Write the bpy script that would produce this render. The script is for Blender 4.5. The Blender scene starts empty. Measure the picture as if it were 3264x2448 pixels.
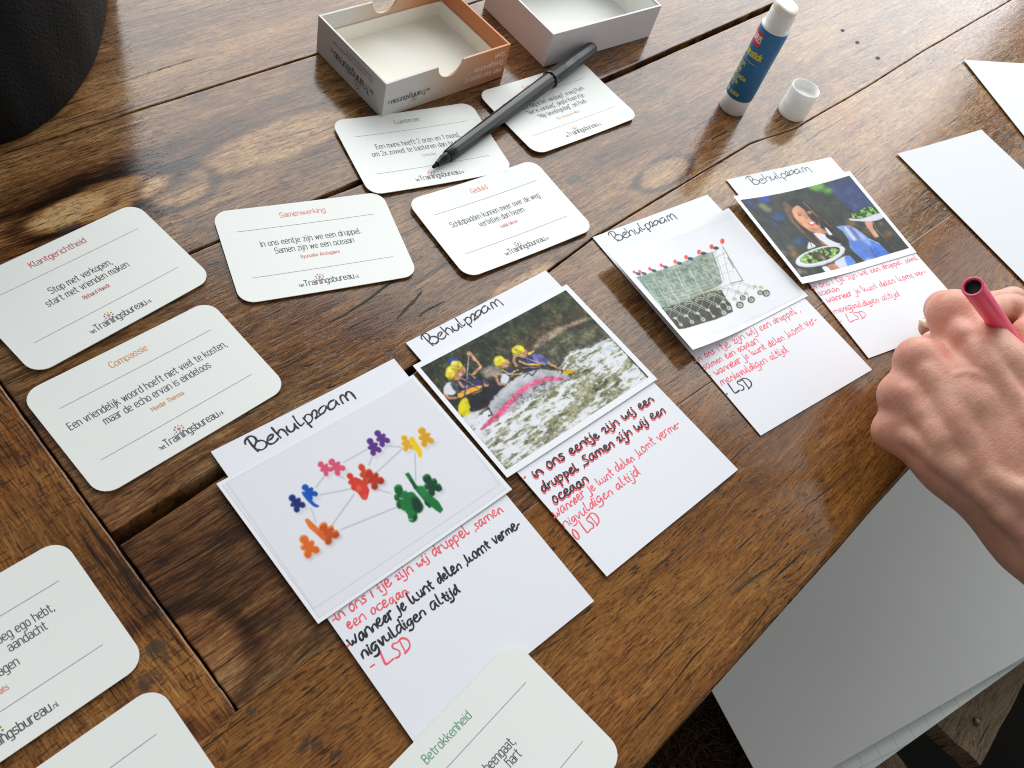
import bpy, bmesh, math, random
import numpy as np
from mathutils import Vector, Matrix

# ------------------------------------------------------------------ camera, light, exposure
scene = bpy.context.scene
COL = scene.collection
PW, PH = 3264, 2448                       # size of the photograph the measurements come from
FPX, TILT, ROLL, CAMZ = 2750.73, 0.64025357, 0.40052474, 0.3447
R3 = Matrix.Rotation(TILT, 3, 'X') @ Matrix.Rotation(ROLL, 3, 'Z')
cam = bpy.data.cameras.new('camera')
cam.sensor_width = 36.0
cam.lens = FPX / PW * 36.0
cam.clip_start = 0.01
cam.clip_end = 50
cam.dof.use_dof = True
cam.dof.focus_distance = 0.47
cam.dof.aperture_fstop = 32
camo = bpy.data.objects.new('camera', cam)
camo.matrix_world = Matrix.Translation((0, 0, CAMZ)) @ R3.to_4x4()
COL.objects.link(camo)
scene.camera = camo

world = bpy.data.worlds.new('World')
scene.world = world
world.use_nodes = True
bg = world.node_tree.nodes['Background']
bg.inputs[0].default_value = (1.0, 0.985, 0.965, 1)
bg.inputs[1].default_value = 0.33

def area(name, loc, target, sx, sy, power, color):
    l = bpy.data.lights.new(name, 'AREA'); l.shape = 'RECTANGLE'
    l.size, l.size_y, l.energy, l.color = sx, sy, power, color
    o = bpy.data.objects.new(name, l); COL.objects.link(o)
    o.location = loc
    o.rotation_euler = (Vector(target) - Vector(loc)).to_track_quat('-Z', 'Y').to_euler()
    return o
# the tall glazed front of the room, on the far side of the table, and a smaller window on the right
area('window_light', (-0.83, 1.50, 0.86), (-0.63, 0.0, 0.60), 2.9, 1.36, 66, (0.95, 0.985, 1.0))
area('window_light', (1.59, 1.44, 0.98), (1.00, 0.0, 0.70), 1.70, 1.56, 18, (0.95, 0.985, 1.0))

scene.view_settings.view_transform = 'Standard'
scene.view_settings.look = 'None'
scene.view_settings.exposure = 0.0
scene.view_settings.gamma = 1.0
scene.view_settings.use_curve_mapping = False
scene.render.engine = 'CYCLES'
scene.cycles.use_denoising = True
scene.cycles.denoising_prefilter = 'NONE'
scene.cycles.denoising_input_passes = 'RGB_ALBEDO_NORMAL'
scene.cycles.filter_width = 1.1
scene.cycles.use_adaptive_sampling = False

# ------------------------------------------------------------------ helpers
def at(px, py, z=0.0):
    """a point of the photograph carried onto the plane at height z"""
    d = R3 @ Vector(((px - PW/2)/FPX, -(py - PH/2)/FPX, -1.0))
    k = (z - CAMZ) / d.z
    return Vector((d.x*k, d.y*k, z))
def at2(px, py, z=0.0):
    v = at(px, py, z); return np.array([v.x, v.y])
def zc(q, x0, y0, w, W=2212.0):            # enlarged-crop coordinates -> photograph coordinates
    s = w / W
    return (x0 + q[0]*s, y0 + q[1]*s)

def lin(c):
    return tuple((x/12.92 if x <= 0.04045 else ((x+0.055)/1.055)**2.4) for x in c)
def rgb(r, g, b): return lin((r/255.0, g/255.0, b/255.0))

def tag(o, label=None, cat=None, group=None, kind=None):
    if label: o['label'] = label
    if cat: o['category'] = cat
    if group: o['group'] = group
    if kind: o['kind'] = kind
    return o
def empty(name, loc=(0, 0, 0), rot=0.0):
    o = bpy.data.objects.new(name, None); COL.objects.link(o)
    o.empty_display_size = 0.02
    o.location = loc; o.rotation_euler = (0, 0, rot)
    return o
def link(name, me, mats, parent=None):
    o = bpy.data.objects.new(name, me); COL.objects.link(o)
    if not isinstance(mats, (list, tuple)): mats = [mats]
    for m in mats: me.materials.append(m)
    if parent: o.parent = parent
    return o

class MB:
    """collects vertices and faces of ONE mesh"""
    def __init__(self): self.v = []; self.f = []; self.m = []; self.s = []
    def add(self, vs, fs, mat=0, smooth=False):
        b = len(self.v)
        self.v += [tuple(x) for x in vs]
        for f in fs:
            self.f.append(tuple(i + b for i in f)); self.m.append(mat); self.s.append(smooth)
    def tube(self, pts, rad, n=12, mat=0, cap=True, smooth=True, squash=None):
        pts = [Vector(p) for p in pts]
        if not isinstance(rad, (list, tuple)): rad = [rad]*len(pts)
        vs = []; fs = []
        t0 = (pts[1]-pts[0]).normalized()
        ref = Vector((0, 0, 1)) if abs(t0.z) < 0.9 else Vector((1, 0, 0))
        for i, p in enumerate(pts):
            a = pts[max(i-1, 0)]; b = pts[min(i+1, len(pts)-1)]
            t = (b-a).normalized()
            x = t.cross(ref).normalized(); y = x.cross(t).normalized()
            for k in range(n):
                an = 2*math.pi*k/n
                r = rad[i] * (squash(an) if squash else 1.0)
                vs.append(p + x*math.cos(an)*r + y*math.sin(an)*r)
        for i in range(len(pts)-1):
            for k in range(n):
                k2 = (k+1) % n
                fs.append((i*n+k, i*n+k2, (i+1)*n+k2, (i+1)*n+k))
        self.add(vs, fs, mat, smooth)
        if cap:
            self.add(vs[:n], [tuple(range(n-1, -1, -1))], mat)
            self.add(vs[-n:], [tuple(range(n))], mat)
    def box(self, lo, hi, mat=0):
        x0, y0, z0 = lo; x1, y1, z1 = hi
        vs = [(x0,y0,z0),(x1,y0,z0),(x1,y1,z0),(x0,y1,z0),(x0,y0,z1),(x1,y0,z1),(x1,y1,z1),(x0,y1,z1)]
        self.add(vs, [(0,3,2,1),(4,5,6,7),(0,1,5,4),(1,2,6,5),(2,3,7,6),(3,0,4,7)], mat)
    def mesh(self, name):
        me = bpy.data.meshes.new(name)
        me.from_pydata(self.v, [], self.f)
        me.polygons.foreach_set('material_index', self.m)
        me.polygons.foreach_set('use_smooth', self.s)
        me.update()
        return me
    def build(self, name, mats, parent=None):
        return link(name, self.mesh(name), mats, parent)

# ------------------------------------------------------------------ node materials
class NT:
    def __init__(self, name):
        self.m = bpy.data.materials.new(name); self.m.use_nodes = True
        self.t = self.m.node_tree; self.b = self.t.nodes['Principled BSDF']
    def n(self, kind, **kw):
        nd = self.t.nodes.new(kind)
        for k, v in kw.items():
            if k.startswith('i_'): nd.inputs[k[2:].replace('_', ' ')].default_value = v
            else: setattr(nd, k, v)
        return nd
    def l(self, a, b): self.t.links.new(a, b)
    def math(self, op, a, b=None, clamp=False):
        nd = self.n('ShaderNodeMath', operation=op, use_clamp=clamp)
        for i, x in enumerate((a, b)):
            if x is None: continue
            if isinstance(x, (int, float)): nd.inputs[i].default_value = x
            else: self.l(x, nd.inputs[i])
        return nd.outputs[0]
    def coord(self, out='Object'):
        return self.n('ShaderNodeTexCoord').outputs[out]
    def mapping(self, vec, scale=(1,1,1), loc=(0,0,0), rot=(0,0,0)):
        nd = self.n('ShaderNodeMapping')
        nd.inputs['Scale'].default_value = scale; nd.inputs['Location'].default_value = loc
        nd.inputs['Rotation'].default_value = rot
        self.l(vec, nd.inputs['Vector']); return nd.outputs[0]
    def noise(self, vec, scale, detail=3, rough=0.55, dist=0.0):
        nd = self.n('ShaderNodeTexNoise')
        nd.inputs['Scale'].default_value = scale; nd.inputs['Detail'].default_value = detail
        nd.inputs['Roughness'].default_value = rough; nd.inputs['Distortion'].default_value = dist
        self.l(vec, nd.inputs['Vector']); return nd.outputs['Fac']
    def ramp(self, fac, stops, interp='LINEAR'):
        nd = self.n('ShaderNodeValToRGB'); r = nd.color_ramp; r.interpolation = interp
        while len(r.elements) > 1: r.elements.remove(r.elements[-1])
        for i, (p, c) in enumerate(stops):
            e = r.elements[0] if i == 0 else r.elements.new(p)
            e.position = p; e.color = (c[0], c[1], c[2], 1) if isinstance(c, (tuple, list)) else (c, c, c, 1)
        self.l(fac, nd.inputs['Fac']); return nd.outputs['Color']
    def mix(self, fac, a, b, mode='MIX'):
        nd = self.n('ShaderNodeMix', data_type='RGBA', blend_type=mode)
        for s, x in ((nd.inputs[0], fac), (nd.inputs[6], a), (nd.inputs[7], b)):
            if isinstance(x, (int, float)): s.default_value = x
            elif isinstance(x, (tuple, list)): s.default_value = (x[0], x[1], x[2], 1)
            else: self.l(x, s)
        return nd.outputs[2]
    def bump(self, h, strength, dist):
        nd = self.n('ShaderNodeBump'); nd.inputs['Strength'].default_value = strength
        nd.inputs['Distance'].default_value = dist
        self.l(h, nd.inputs['Height']); self.l(nd.outputs[0], self.b.inputs['Normal'])
        return nd
    def set(self, name, v):
        s = self.b.inputs[name]
        if isinstance(v, (int, float)): s.default_value = v
        elif isinstance(v, (tuple, list)): s.default_value = v if (len(v) == 4 or name == 'Subsurface Radius') else (v[0], v[1], v[2], 1)
        else: self.l(v, s)

def plain(name, c, rough=0.5, spec=0.5, var=0.06, scale=60, bump=0.0, metal=0.0):
    t = NT(name); co = t.coord()
    f = t.noise(co, scale, 4)
    lo = tuple(x*(1-var) for x in c); hi = tuple(min(1, x*(1+var)) for x in c)
    t.set('Base Color', t.mix(f, lo, hi)); t.set('Roughness', rough); t.set('Specular IOR Level', spec)
    t.set('Metallic', metal)
    if bump: t.bump(t.noise(co, scale*12, 3), bump, 0.0002)
    return t.m

def paper_mat(name, c, fibre=0.03, rough=0.6, spec=0.3):
    t = NT(name); co = t.coord()
    a = t.noise(co, 25, 3); b = t.noise(co, 900, 2)
    f = t.math('ADD', t.math('MULTIPLY', a, 0.6), t.math('MULTIPLY', b, 0.4))
    t.set('Base Color', t.mix(f, tuple(x*(1-fibre) for x in c), tuple(min(0.9, x*(1+fibre)) for x in c)))
    t.set('Roughness', rough); t.set('Specular IOR Level', spec)
    t.bump(b, 0.12, 0.00008)
    return t.m

def wood_mat(name, stops, swap=False, red=0.5, cross=0.0, rough=0.105, pore=0.75, shift=0.0, sheen=0.34, amp=1.0, low=1.0, lift=0.05):
    """varnished reclaimed timber: grain along X of the object (along Y when swapped);
    the vertex attribute 'tone' carries the broad light and dark figure of each plank"""
    t = NT(name)
    co = t.coord()
    if swap: co = t.mapping(co, rot=(0, 0, math.radians(90)))
    at_ = t.n('ShaderNodeAttribute', attribute_name='tone')
    tone = at_.outputs['Fac']
    wv = t.n('ShaderNodeTexNoise'); wv.inputs['Scale'].default_value = 1.0; wv.inputs['Detail'].default_value = 2
    t.l(t.mapping(co, (11, 30, 8)), wv.inputs['Vector'])
    off = t.n('ShaderNodeVectorMath', operation='SCALE'); off.inputs['Scale'].default_value = 0.012
    sub = t.n('ShaderNodeVectorMath', operation='SUBTRACT'); sub.inputs[1].default_value = (0.5, 0.5, 0.5)
    t.l(wv.outputs['Color'], sub.inputs[0]); t.l(sub.outputs[0], off.inputs[0])
    add = t.n('ShaderNodeVectorMath', operation='ADD'); t.l(co, add.inputs[0]); t.l(off.outputs[0], add.inputs[1])
    w = add.outputs[0]
    g0 = t.noise(t.mapping(w, (9, 95, 10)), 1.0, 4, 0.6, 0.6)
    g1 = t.noise(t.mapping(w, (26, 430, 20)), 1.0, 7, 0.70, 0.3)
    g2 = t.noise(t.mapping(w, (85, 1500, 40)), 1.0, 3, 0.6)
    blot = t.noise(t.mapping(co, (45, 90, 30)), 1.0, 6, 0.7)
    v = t.math('ADD', tone, t.math('MULTIPLY', t.math('SUBTRACT', g0, 0.5), 0.55*low))
    v = t.math('ADD', v, t.math('MULTIPLY', t.math('SUBTRACT', g1, 0.5), 1.05*(.5+.5*low)))
    v = t.math('ADD', v, t.math('MULTIPLY', t.math('SUBTRACT', g2, 0.5), 0.9))
    v = t.math('ADD', v, t.math('MULTIPLY', t.math('SUBTRACT', blot, 0.5), 0.55*low))
    v = t.math('ADD', t.math('ADD', t.math('MULTIPLY', t.math('SUBTRACT', v, tone), amp), tone), lift)
    c = t.ramp(v, stops)
    # reddish varnish tint in patches
    rn = t.noise(t.mapping(co, (14, 22, 10), loc=(3, 1, 0)), 1.0, 3, 0.5)
    c = t.mix(t.math('MULTIPLY', t.ramp(rn, [(0.42, 0.0), (0.68, 1.0)]), red), c, (1.0, 0.72, 0.58), 'MULTIPLY')
    # open pores: short dark dashes
    p = t.noise(t.mapping(w, (135, 1150, 60)), 1.0, 2, 0.5)
    pm = t.ramp(p, [(0.375, 1.0), (0.435, 0.0)])
    area_ = t.ramp(t.noise(t.mapping(co, (16, 40, 10), loc=(7, 2, 1)), 1.0, 2), [(0.36, 0.30), (0.58, 1.0)])
    c = t.mix(t.math('MULTIPLY', t.math('MULTIPLY', pm, area_), pore), c, (0.014, 0.008, 0.005))
    sp = t.noise(t.mapping(w, (420, 900, 300)), 1.0, 3, 0.65)
    c = t.mix(t.ramp(sp, [(0.36, 0.42), (0.50, 0.0)]), c, (0.030, 0.014, 0.007))
    # longer hairline checks
    ck = t.noise(t.mapping(w, (13, 430, 20), loc=(1.3, 4.1, 0)), 1.0, 3, 0.5)
    cm = t.ramp(ck, [(0.335, 1.0), (0.35, 0.0)])
    c = t.mix(t.math('MULTIPLY', cm, 0.8), c, (0.010, 0.006, 0.004))
    if cross:
        x = t.noise(t.mapping(co, (900, 130, 60)), 1.0, 3, 0.6)
        c = t.mix(t.math('MULTIPLY', t.ramp(x, [(0.36, 1.0), (0.46, 0.0)]), cross), c, (0.02, 0.010, 0.005))
    # dark blotches and old stains come in through the second channel
    st = t.n('ShaderNodeAttribute', attribute_name='stain')
    sn = t.noise(t.mapping(co, (130, 330, 100)), 1.0, 5, 0.75)
    sb = t.math('MULTIPLY', t.ramp(t.math('ADD', t.math('MULTIPLY', st.outputs['Fac'], .62), t.math('MULTIPLY', t.math('SUBTRACT', sn, .5), 1.3)), [(.36, 0.0), (.54, 1.0)]), .68)
    sb = t.math('MULTIPLY', sb, t.math('GREATER_THAN', st.outputs['Fac'], .01))
    c = t.mix(sb, c, (0.030, 0.028, 0.026))
    t.set('Base Color', c)
    t.set('Roughness', t.math('ADD', rough, t.math('MULTIPLY', t.math('SUBTRACT', g1, 0.5), 0.16)))
    t.set('Specular IOR Level', sheen)
    h = t.math('ADD', t.math('MULTIPLY', g1, 0.6), t.math('MULTIPLY', g2, 0.5))
    h = t.math('SUBTRACT', h, t.math('MULTIPLY', pm, 0.5))
    h = t.math('SUBTRACT', h, t.math('MULTIPLY', cm, 0.8))
    t.bump(h, 0.22, 0.00030)
    return t.m

def print_mat(name, rough=0.42):
    t = NT(name)
    a = t.n('ShaderNodeAttribute', attribute_name='print')
    n = t.noise(t.coord(), 1500, 2)
    t.set('Base Color', t.mix(t.math('MULTIPLY', t.math('SUBTRACT', n, 0.5), 0.12), a.outputs['Color'], (0.5, 0.5, 0.5)))
    t.set('Roughness', 0.5); t.set('Specular IOR Level', 0.16)
    return t.m

M = {}
M['card'] = paper_mat('card_stock', (0.80, 0.82, 0.795), 0.015, 0.5, 0.3)
M['note'] = paper_mat('note_paper', (0.765, 0.785, 0.83), 0.015, 0.55, 0.35)
M['photo'] = paper_mat('photo_paper', (0.79, 0.81, 0.85), 0.015, 0.5, 0.35)
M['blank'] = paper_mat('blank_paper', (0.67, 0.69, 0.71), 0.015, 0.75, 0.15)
M['print'] = print_mat('printed_ink')
def ink(name, c, rough=0.5, var=0.12): return plain(name, c, rough, 0.3, var, 220)
M['ink_dark'] = ink('ink_dark_grey', (0.075, 0.080, 0.080))
M['ink_line'] = ink('ink_rule_line', (0.20, 0.205, 0.20))
M['ink_black'] = ink('ink_black_marker', (0.020, 0.021, 0.026), 0.45, 0.3)
M['ink_pink'] = ink('ink_pink_marker', (0.86, 0.115, 0.155), 0.5, 0.18)
M['ink_grey'] = ink('ink_pencil_grey', (0.42, 0.43, 0.46))
for k, c in dict(red=(0.52, 0.06, 0.07), orange=(0.72, 0.30, 0.085), salmon=(0.72, 0.20, 0.14), green=(0.13, 0.28, 0.07),
                 coral=(0.74, 0.17, 0.13), teal=(0.10, 0.34, 0.22), blue=(0.06, 0.16, 0.34), plum=(0.20, 0.05, 0.12),
                 amber=(0.75, 0.42, 0.10), moss=(0.20, 0.30, 0.08), sky=(0.15, 0.38, 0.55), white=(0.80, 0.76, 0.74),
                 yellow=(0.70, 0.62, 0.02), paleblue=(0.36, 0.50, 0.68), palegreen=(0.55, 0.62, 0.45), sand=(0.78, 0.58, 0.36)).items():
    M['ink_'+k] = ink('ink_'+k, c)
# ------------------------------------------------------------------ lettering: single-stroke alphabets swept into flat beads of ink
G = {}   # printed narrow rounded face: width, strokes (x-height 5, capitals 7)
def g(ch, w, *strokes): G[ch] = (w, [list(s) for s in strokes])
def closed(*p): return list(p) + [p[0]]
bowl = closed((1.5,0),(3,0),(3,5),(0,5),(0,0))
g('a',3,[(0.2,4.6),(0.4,5),(3,5),(3,2.5),(3,0)],closed((3,2.9),(0,2.9),(0,0),(3,0),(3,1.5)))
g('b',3,[(0,7.3),(0,0)],bowl); g('d',3,[(3,7.3),(3,0)],bowl); g('o',3,bowl)
g('c',2.7,[(2.8,4.2),(2.7,5),(0,5),(0,0),(2.7,0),(2.8,0.8)])
g('e',3,[(0,2.6),(1.5,2.6),(3,2.6),(3,5),(0,5),(0,0),(2.6,0),(2.9,0.5)])
g('f',2.2,[(0.8,0),(0.8,3),(0.8,7.3),(2.4,7.3)],[(0,5),(2.2,5)])
g('g',3,bowl,[(3,5),(3,0),(3,-2.1),(0.3,-2.1)]); g('q',3,bowl,[(3,5),(3,-2.1)])
g('h',3,[(0,7.3),(0,0)],[(0,3.6),(0,5),(3,5),(3,2.5),(3,0)]); g('n',3,[(0,5),(0,0)],[(0,3.6),(0,5),(3,5),(3,2.5),(3,0)])
g('i',0.2,[(0.1,5),(0.1,0)],[(0.1,6.7),(0.1,6.9)]); g('j',0.9,[(0.8,5),(0.8,0),(0.8,-2.1),(-0.6,-2.1)],[(0.8,6.7),(0.8,6.9)])
g('k',2.9,[(0,7.3),(0,0)],[(2.6,5),(0.1,2.2)],[(1.1,3.1),(2.9,0)]); g('l',1.1,[(0,7.3),(0,2),(0,0),(1.1,0)])
g('m',4.8,[(0,5),(0,0)],[(0,3.6),(0,5),(2.4,5),(2.4,2.5),(2.4,0)],[(2.4,3.6),(2.4,5),(4.8,5),(4.8,2.5),(4.8,0)])
g('p',3,[(0,5),(0,-2.1)],bowl); g('r',2,[(0,5),(0,0)],[(0,3.4),(0,5),(2,5)])
g('s',2.8,[(2.7,4.5),(2.6,5),(0,5),(0,2.7),(1.4,2.6),(2.8,2.4),(2.8,0),(0.2,0),(0,0.6)])
g('t',2.1,[(0.8,6.8),(0.8,2),(0.8,0),(2.2,0)],[(0,5),(2.1,5)]); g('u',3,[(0,5),(0,2.5),(0,0),(3,0),(3,1.5)],[(3,5),(3,0)])
g('v',2.8,[(0,5),(1.4,0.0)],[(1.4,0.0),(2.8,5)]); g('w',4.4,[(0,5),(1.1,0)],[(1.1,0),(2.2,4.6)],[(2.2,4.6),(3.3,0)],[(3.3,0),(4.4,5)])
g('x',2.7,[(0,5),(2.7,0)],[(2.7,5),(0,0)]); g('y',2.8,[(0,5),(1.4,0.2)],[(2.8,5),(1.0,-1.4),(0.4,-2.1),(-0.2,-2.1)]); g('z',2.6,[(0,5),(2.6,5)],[(2.6,5),(0,0)],[(0,0),(2.6,0)])
g('A',3.6,[(0,0),(1.8,7.2)],[(1.8,7.2),(3.6,0)],[(0.6,2.3),(3,2.3)]); g('B',3.3,[(0,0),(0,7.2)],[(0,7.2),(3,7.2),(3,3.8),(0,3.8)],[(0,3.8),(3.3,3.8),(3.3,0),(0,0)])
g('C',3.2,[(3.2,6),(3.2,7.2),(0,7.2),(0,0),(3.2,0),(3.2,1.2)]); g('E',2.9,[(2.9,7.2),(0,7.2)],[(0,7.2),(0,0)],[(0,0),(2.9,0)],[(0,3.7),(2.5,3.7)])
g('G',3.4,[(3.4,6),(3.4,7.2),(0,7.2),(0,0),(3.4,0),(3.4,3.4),(1.9,3.4)]); g('H',3.4,[(0,7.2),(0,0)],[(3.4,7.2),(3.4,0)],[(0,3.7),(3.4,3.7)])
g('I',0.2,[(0.1,7.2),(0.1,0)]); g('K',3.4,[(0,7.2),(0,0)],[(3.2,7.2),(0.1,3.2)],[(1.2,4.2),(3.4,0)]); g('L',2.7,[(0,7.2),(0,0)],[(0,0),(2.7,0)])
g('M',4.4,[(0,0),(0,7.2)],[(0,7.2),(2.2,2.4)],[(2.2,2.4),(4.4,7.2)],[(4.4,7.2),(4.4,0)]); g('R',3.3,[(0,0),(0,7.2)],[(0,7.2),(3.2,7.2),(3.2,3.5),(0,3.5)],[(1.6,3.5),(3.4,0)])
g('S',3.2,[(3.1,6.4),(3,7.2),(0,7.2),(0,3.8),(1.6,3.7),(3.2,3.5),(3.2,0),(0.2,0),(0,0.9)]); g('T',3.6,[(0,7.2),(3.6,7.2)],[(1.8,7.2),(1.8,0)])
g('P',3.2,[(0,0),(0,7.2)],[(0,7.2),(3.2,7.2),(3.2,3.2),(0,3.2)]); g('D',3.3,[(0,0),(0,7.2)],[(0,7.2),(3.3,7.2),(3.3,0),(0,0)]); g('V',3.4,[(0,7.2),(1.7,0)],[(1.7,0),(3.4,7.2)])
g('W',5,[(0,7.2),(1.25,0)],[(1.25,0),(2.5,6.6)],[(2.5,6.6),(3.75,0)],[(3.75,0),(5,7.2)])
g('1',1.6,[(0,5.8),(1.4,7.2)],[(1.4,7.2),(1.4,0)]); g('2',3,[(0,6.0),(0.1,7.2),(3,7.2),(3,4.6),(0,0.0)],[(0,0),(3,0)])
g('.',0.3,[(0.1,0),(0.1,0.25)]); g(',',0.5,[(0.4,0.3),(0.1,-1.1)]); g('!',0.3,[(0.1,7.2),(0.1,2)],[(0.1,0),(0.1,0.25)])
g('?',2.6,[(0,6.4),(0.1,7.2),(2.6,7.2),(2.6,4.4),(1.2,4.2),(1.2,2)],[(1.2,0),(1.2,0.25)]); g('"',1.2,[(0.1,7.4),(0.1,6)],[(1.0,7.4),(1.0,6)]); g("'",0.3,[(0.1,7.4),(0.1,6)])
g('-',1.8,[(0,2.5),(1.8,2.5)])

HW = {}  # quick felt-tip handwriting
def h(ch, w, *strokes): HW[ch] = (w, [list(s) for s in strokes])
h('a',3.6,[(2.8,4.8),(1.2,5),(0,3),(0.2,0.3),(1.6,0.2),(2.8,4.6),(2.8,0.8),(3.6,0.1)])
h('b',3,[(0,8),(0.1,0.3),(1.6,-0.1),(2.8,2.2),(1.4,4.2),(0.2,2.6)]); h('c',2.6,[(2.5,4.4),(1.2,5.1),(0,3),(0.3,0.4),(1.5,-0.1),(2.8,1)])
h('d',3.4,[(2.6,4.6),(1,5),(0,2.6),(0.3,0.2),(1.4,0.1),(2.7,3.6),(2.9,8.0)],[(2.9,8.0),(2.8,2),(3.5,0)])
h('e',2.9,[(0.2,2.2),(2.2,3),(2.1,4.9),(0.9,5),(0,2.8),(0.4,0.2),(1.6,-0.1),(3.0,1.2)]); h('g',3.3,[(2.7,4.7),(1.1,5.1),(0,3),(0.4,0.6),(1.6,0.6),(2.7,4.4),(2.8,-1.4),(1.4,-3.4),(-0.4,-2.6)])
h('i',0.9,[(0.2,4.6),(0.1,1),(0.9,0.1)],[(0.3,6.6),(0.4,6.8)]); h('j',1.4,[(1.0,4.8),(1.1,-1.2),(0.2,-3),(-1.6,-2.4)],[(1.1,6.6),(1.2,6.8)])
h('k',4.1,[(0,8),(0.1,0.5),(1.2,0.1),(2.0,1.8),(2.2,4.2)],[(2.1,2.2),(2.8,0.3),(4.1,0.2)]); h('l',1.8,[(0.2,8.0),(0.1,1.2),(0.9,0),(1.8,0.8)])
h('m',4.9,[(0,0.2),(0.2,4.8),(0.3,3.2),(1.6,5),(2.2,3.6),(2.2,0.4)],[(2.2,3.2),(3.4,5),(4.4,3.6),(4.6,0.2)]); h('n',3,[(0,0.2),(0.1,4.6),(0.3,3.2),(1.7,5.1),(2.7,3.6),(2.9,0.1)])
h('o',2.8,closed((1.2,5),(0,3),(0.4,0),(1.8,0),(2.7,2.6),(2,4.9))); h('p',3,[(0,4.8),(0.2,-3.4)],[(0.1,3.4),(1.4,5.1),(2.8,3.2),(2,0.6),(0.3,0.4)])
h('r',2.1,[(0,4.8),(0.1,0.1)],[(0.1,3),(1,4.9),(2.1,4.7)]); h('s',2.4,[(2.3,4.7),(0.9,5),(0.3,3.6),(2.2,1.6),(1.4,0),(0,0.4)]); h('t',2.2,[(0.9,7.4),(0.8,1),(2,0.1)],[(-0.1,4.7),(2.1,4.9)])
h('u',3.3,[(0,4.8),(0.1,1),(1.2,0),(2.4,1.4),(2.6,4.8)],[(2.6,3),(2.7,0.8),(3.4,0.1)]); h('v',2.6,[(0,4.8),(1,0.2),(1.4,0.4),(2.6,5)]); h('w',4.4,[(0,4.8),(0.4,0.4),(1.4,0.2),(2.1,3.6),(2.4,0.4),(3.4,0.3),(4.2,5)])
h('z',2.8,[(0,4.2),(1.0,5),(2,4.2),(1.6,2.2),(0.2,0.2),(2.8,0.3)]); h('y',3,[(0,4.8),(0.3,1.4),(1.6,1),(2.6,4.8),(2.6,-1.4),(1.2,-3.2),(-0.4,-2.4)])
h('L',3,[(0.3,7.6),(0.1,0.3),(0.6,0),(3,0.6)]); h('S',3.2,[(3,6.9),(1.4,7.4),(0.4,5.4),(2.9,2.6),(2,0),(-0.1,0.5)]); h('D',3.6,[(0.3,6.8),(0.5,0.2)],[(-0.4,6.6),(1.6,7.4),(3.6,5),(3.0,1.4),(0.3,0)])
h('1',0.6,[(0.3,5.6),(0.2,0.4)]); h('.',0.4,[(0.1,1.0),(0.3,1.4)]); h(',',0.5,[(0.5,0.4),(0,-1.2)]); h('-',1.6,[(0,2.2),(1.6,2.5)]); h('*',0.7,[(0.1,2.0),(0.5,2.4)]); h('o*',1,)
h("'",0.4,[(0.2,7.2),(0.1,5.6)])
del HW['o*']

def chaikin(p, it=2):
    p = [np.array(q, float) for q in p]
    if len(p) < 3: return p
    cl = np.allclose(p[0], p[-1])
    for _ in range(it):
        q = [] if cl else [p[0]]
        for a, b in zip(p[:-1], p[1:]):
            q += [a*0.75+b*0.25, a*0.25+b*0.75]
        if cl: q.append(q[0])
        else: q.append(p[-1])
        p = q
    return p

def layout(text, font, gap=1.22, space=2.6, jit=0.0, rng=None, slant=0.0):
    x = 0.0; out = []
    for ch in text:
        if ch == ' ': x += space; continue
        w, st = font[ch]
        dy = rng.uniform(-jit, jit) if jit else 0.0
        sc = 1 + (rng.uniform(-jit, jit)*0.35 if jit else 0.0)
        for s in st:
            q = []
            for a, b in s:
                if jit: a, b = a + rng.uniform(-jit, jit)*0.45, b + rng.uniform(-jit, jit)*0.45
                q.append((x + a*sc + slant*b, dy + b*sc))
            out.append(chaikin(q))
        x += w*sc + gap
    return out, x - gap

def ribbon(mb, pts, w, zf, h=0.00006, mat=0, lift=0.00004, mapf=None, press=0.0):
    """one pen stroke: a low rounded bead of ink that follows the sheet's height zf(x, y)"""
    p = [np.array(q, float) for q in pts]
    q = [p[0]]
    for a in p[1:]:
        if np.linalg.norm(a-q[-1]) > w*0.12: q.append(a)
    p = q
    if len(p) == 1: p = [p[0]-np.array([w*0.05, 0]), p[0]+np.array([w*0.05, 0])]
    cl = np.linalg.norm(p[0]-p[-1]) < w*0.2 and len(p) > 4
    ws = [1.0]*len(p)
    if not cl:
        t0 = p[0]-p[1]; t0 /= np.linalg.norm(t0); t1 = p[-1]-p[-2]; t1 /= np.linalg.norm(t1)
        p = [p[0]+t0*w*0.46, p[0]+t0*w*0.30] + p + [p[-1]+t1*w*0.30, p[-1]+t1*w*0.46]
        ws = [0.35, 0.78] + ws + [0.78, 0.35]
    n = len(p); vs = []
    if press:
        ph = (p[0][0]*7919+p[0][1]*6101) % 6.283
        ws = [x*(1+press*math.sin(ph+i*.55)) for i, x in enumerate(ws)]
    for i in range(n):
        a = p[i-1] if i else (p[-2] if cl else p[0]); b = p[i+1] if i < n-1 else (p[1] if cl else p[-1])
        t = b-a; L = np.linalg.norm(t); t = t/L if L > 1e-12 else np.array([1.0, 0])
        nn = np.array([-t[1], t[0]])*w*0.5*ws[i]
        for s, hh in ((1, 0.0), (0, h), (-1, 0.0)):
            c = p[i]+nn*s
            if mapf: vs.append(mapf(c[0], c[1], lift+hh))
            else: vs.append((c[0], c[1], zf(c[0], c[1])+lift+hh))
    fs = []
    for i in range(n-1):
        b = i*3
        fs += [(b+1, b, b+3, b+4), (b+2, b+1, b+4, b+5)]
    mb.add(vs, fs, mat, True)

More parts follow.
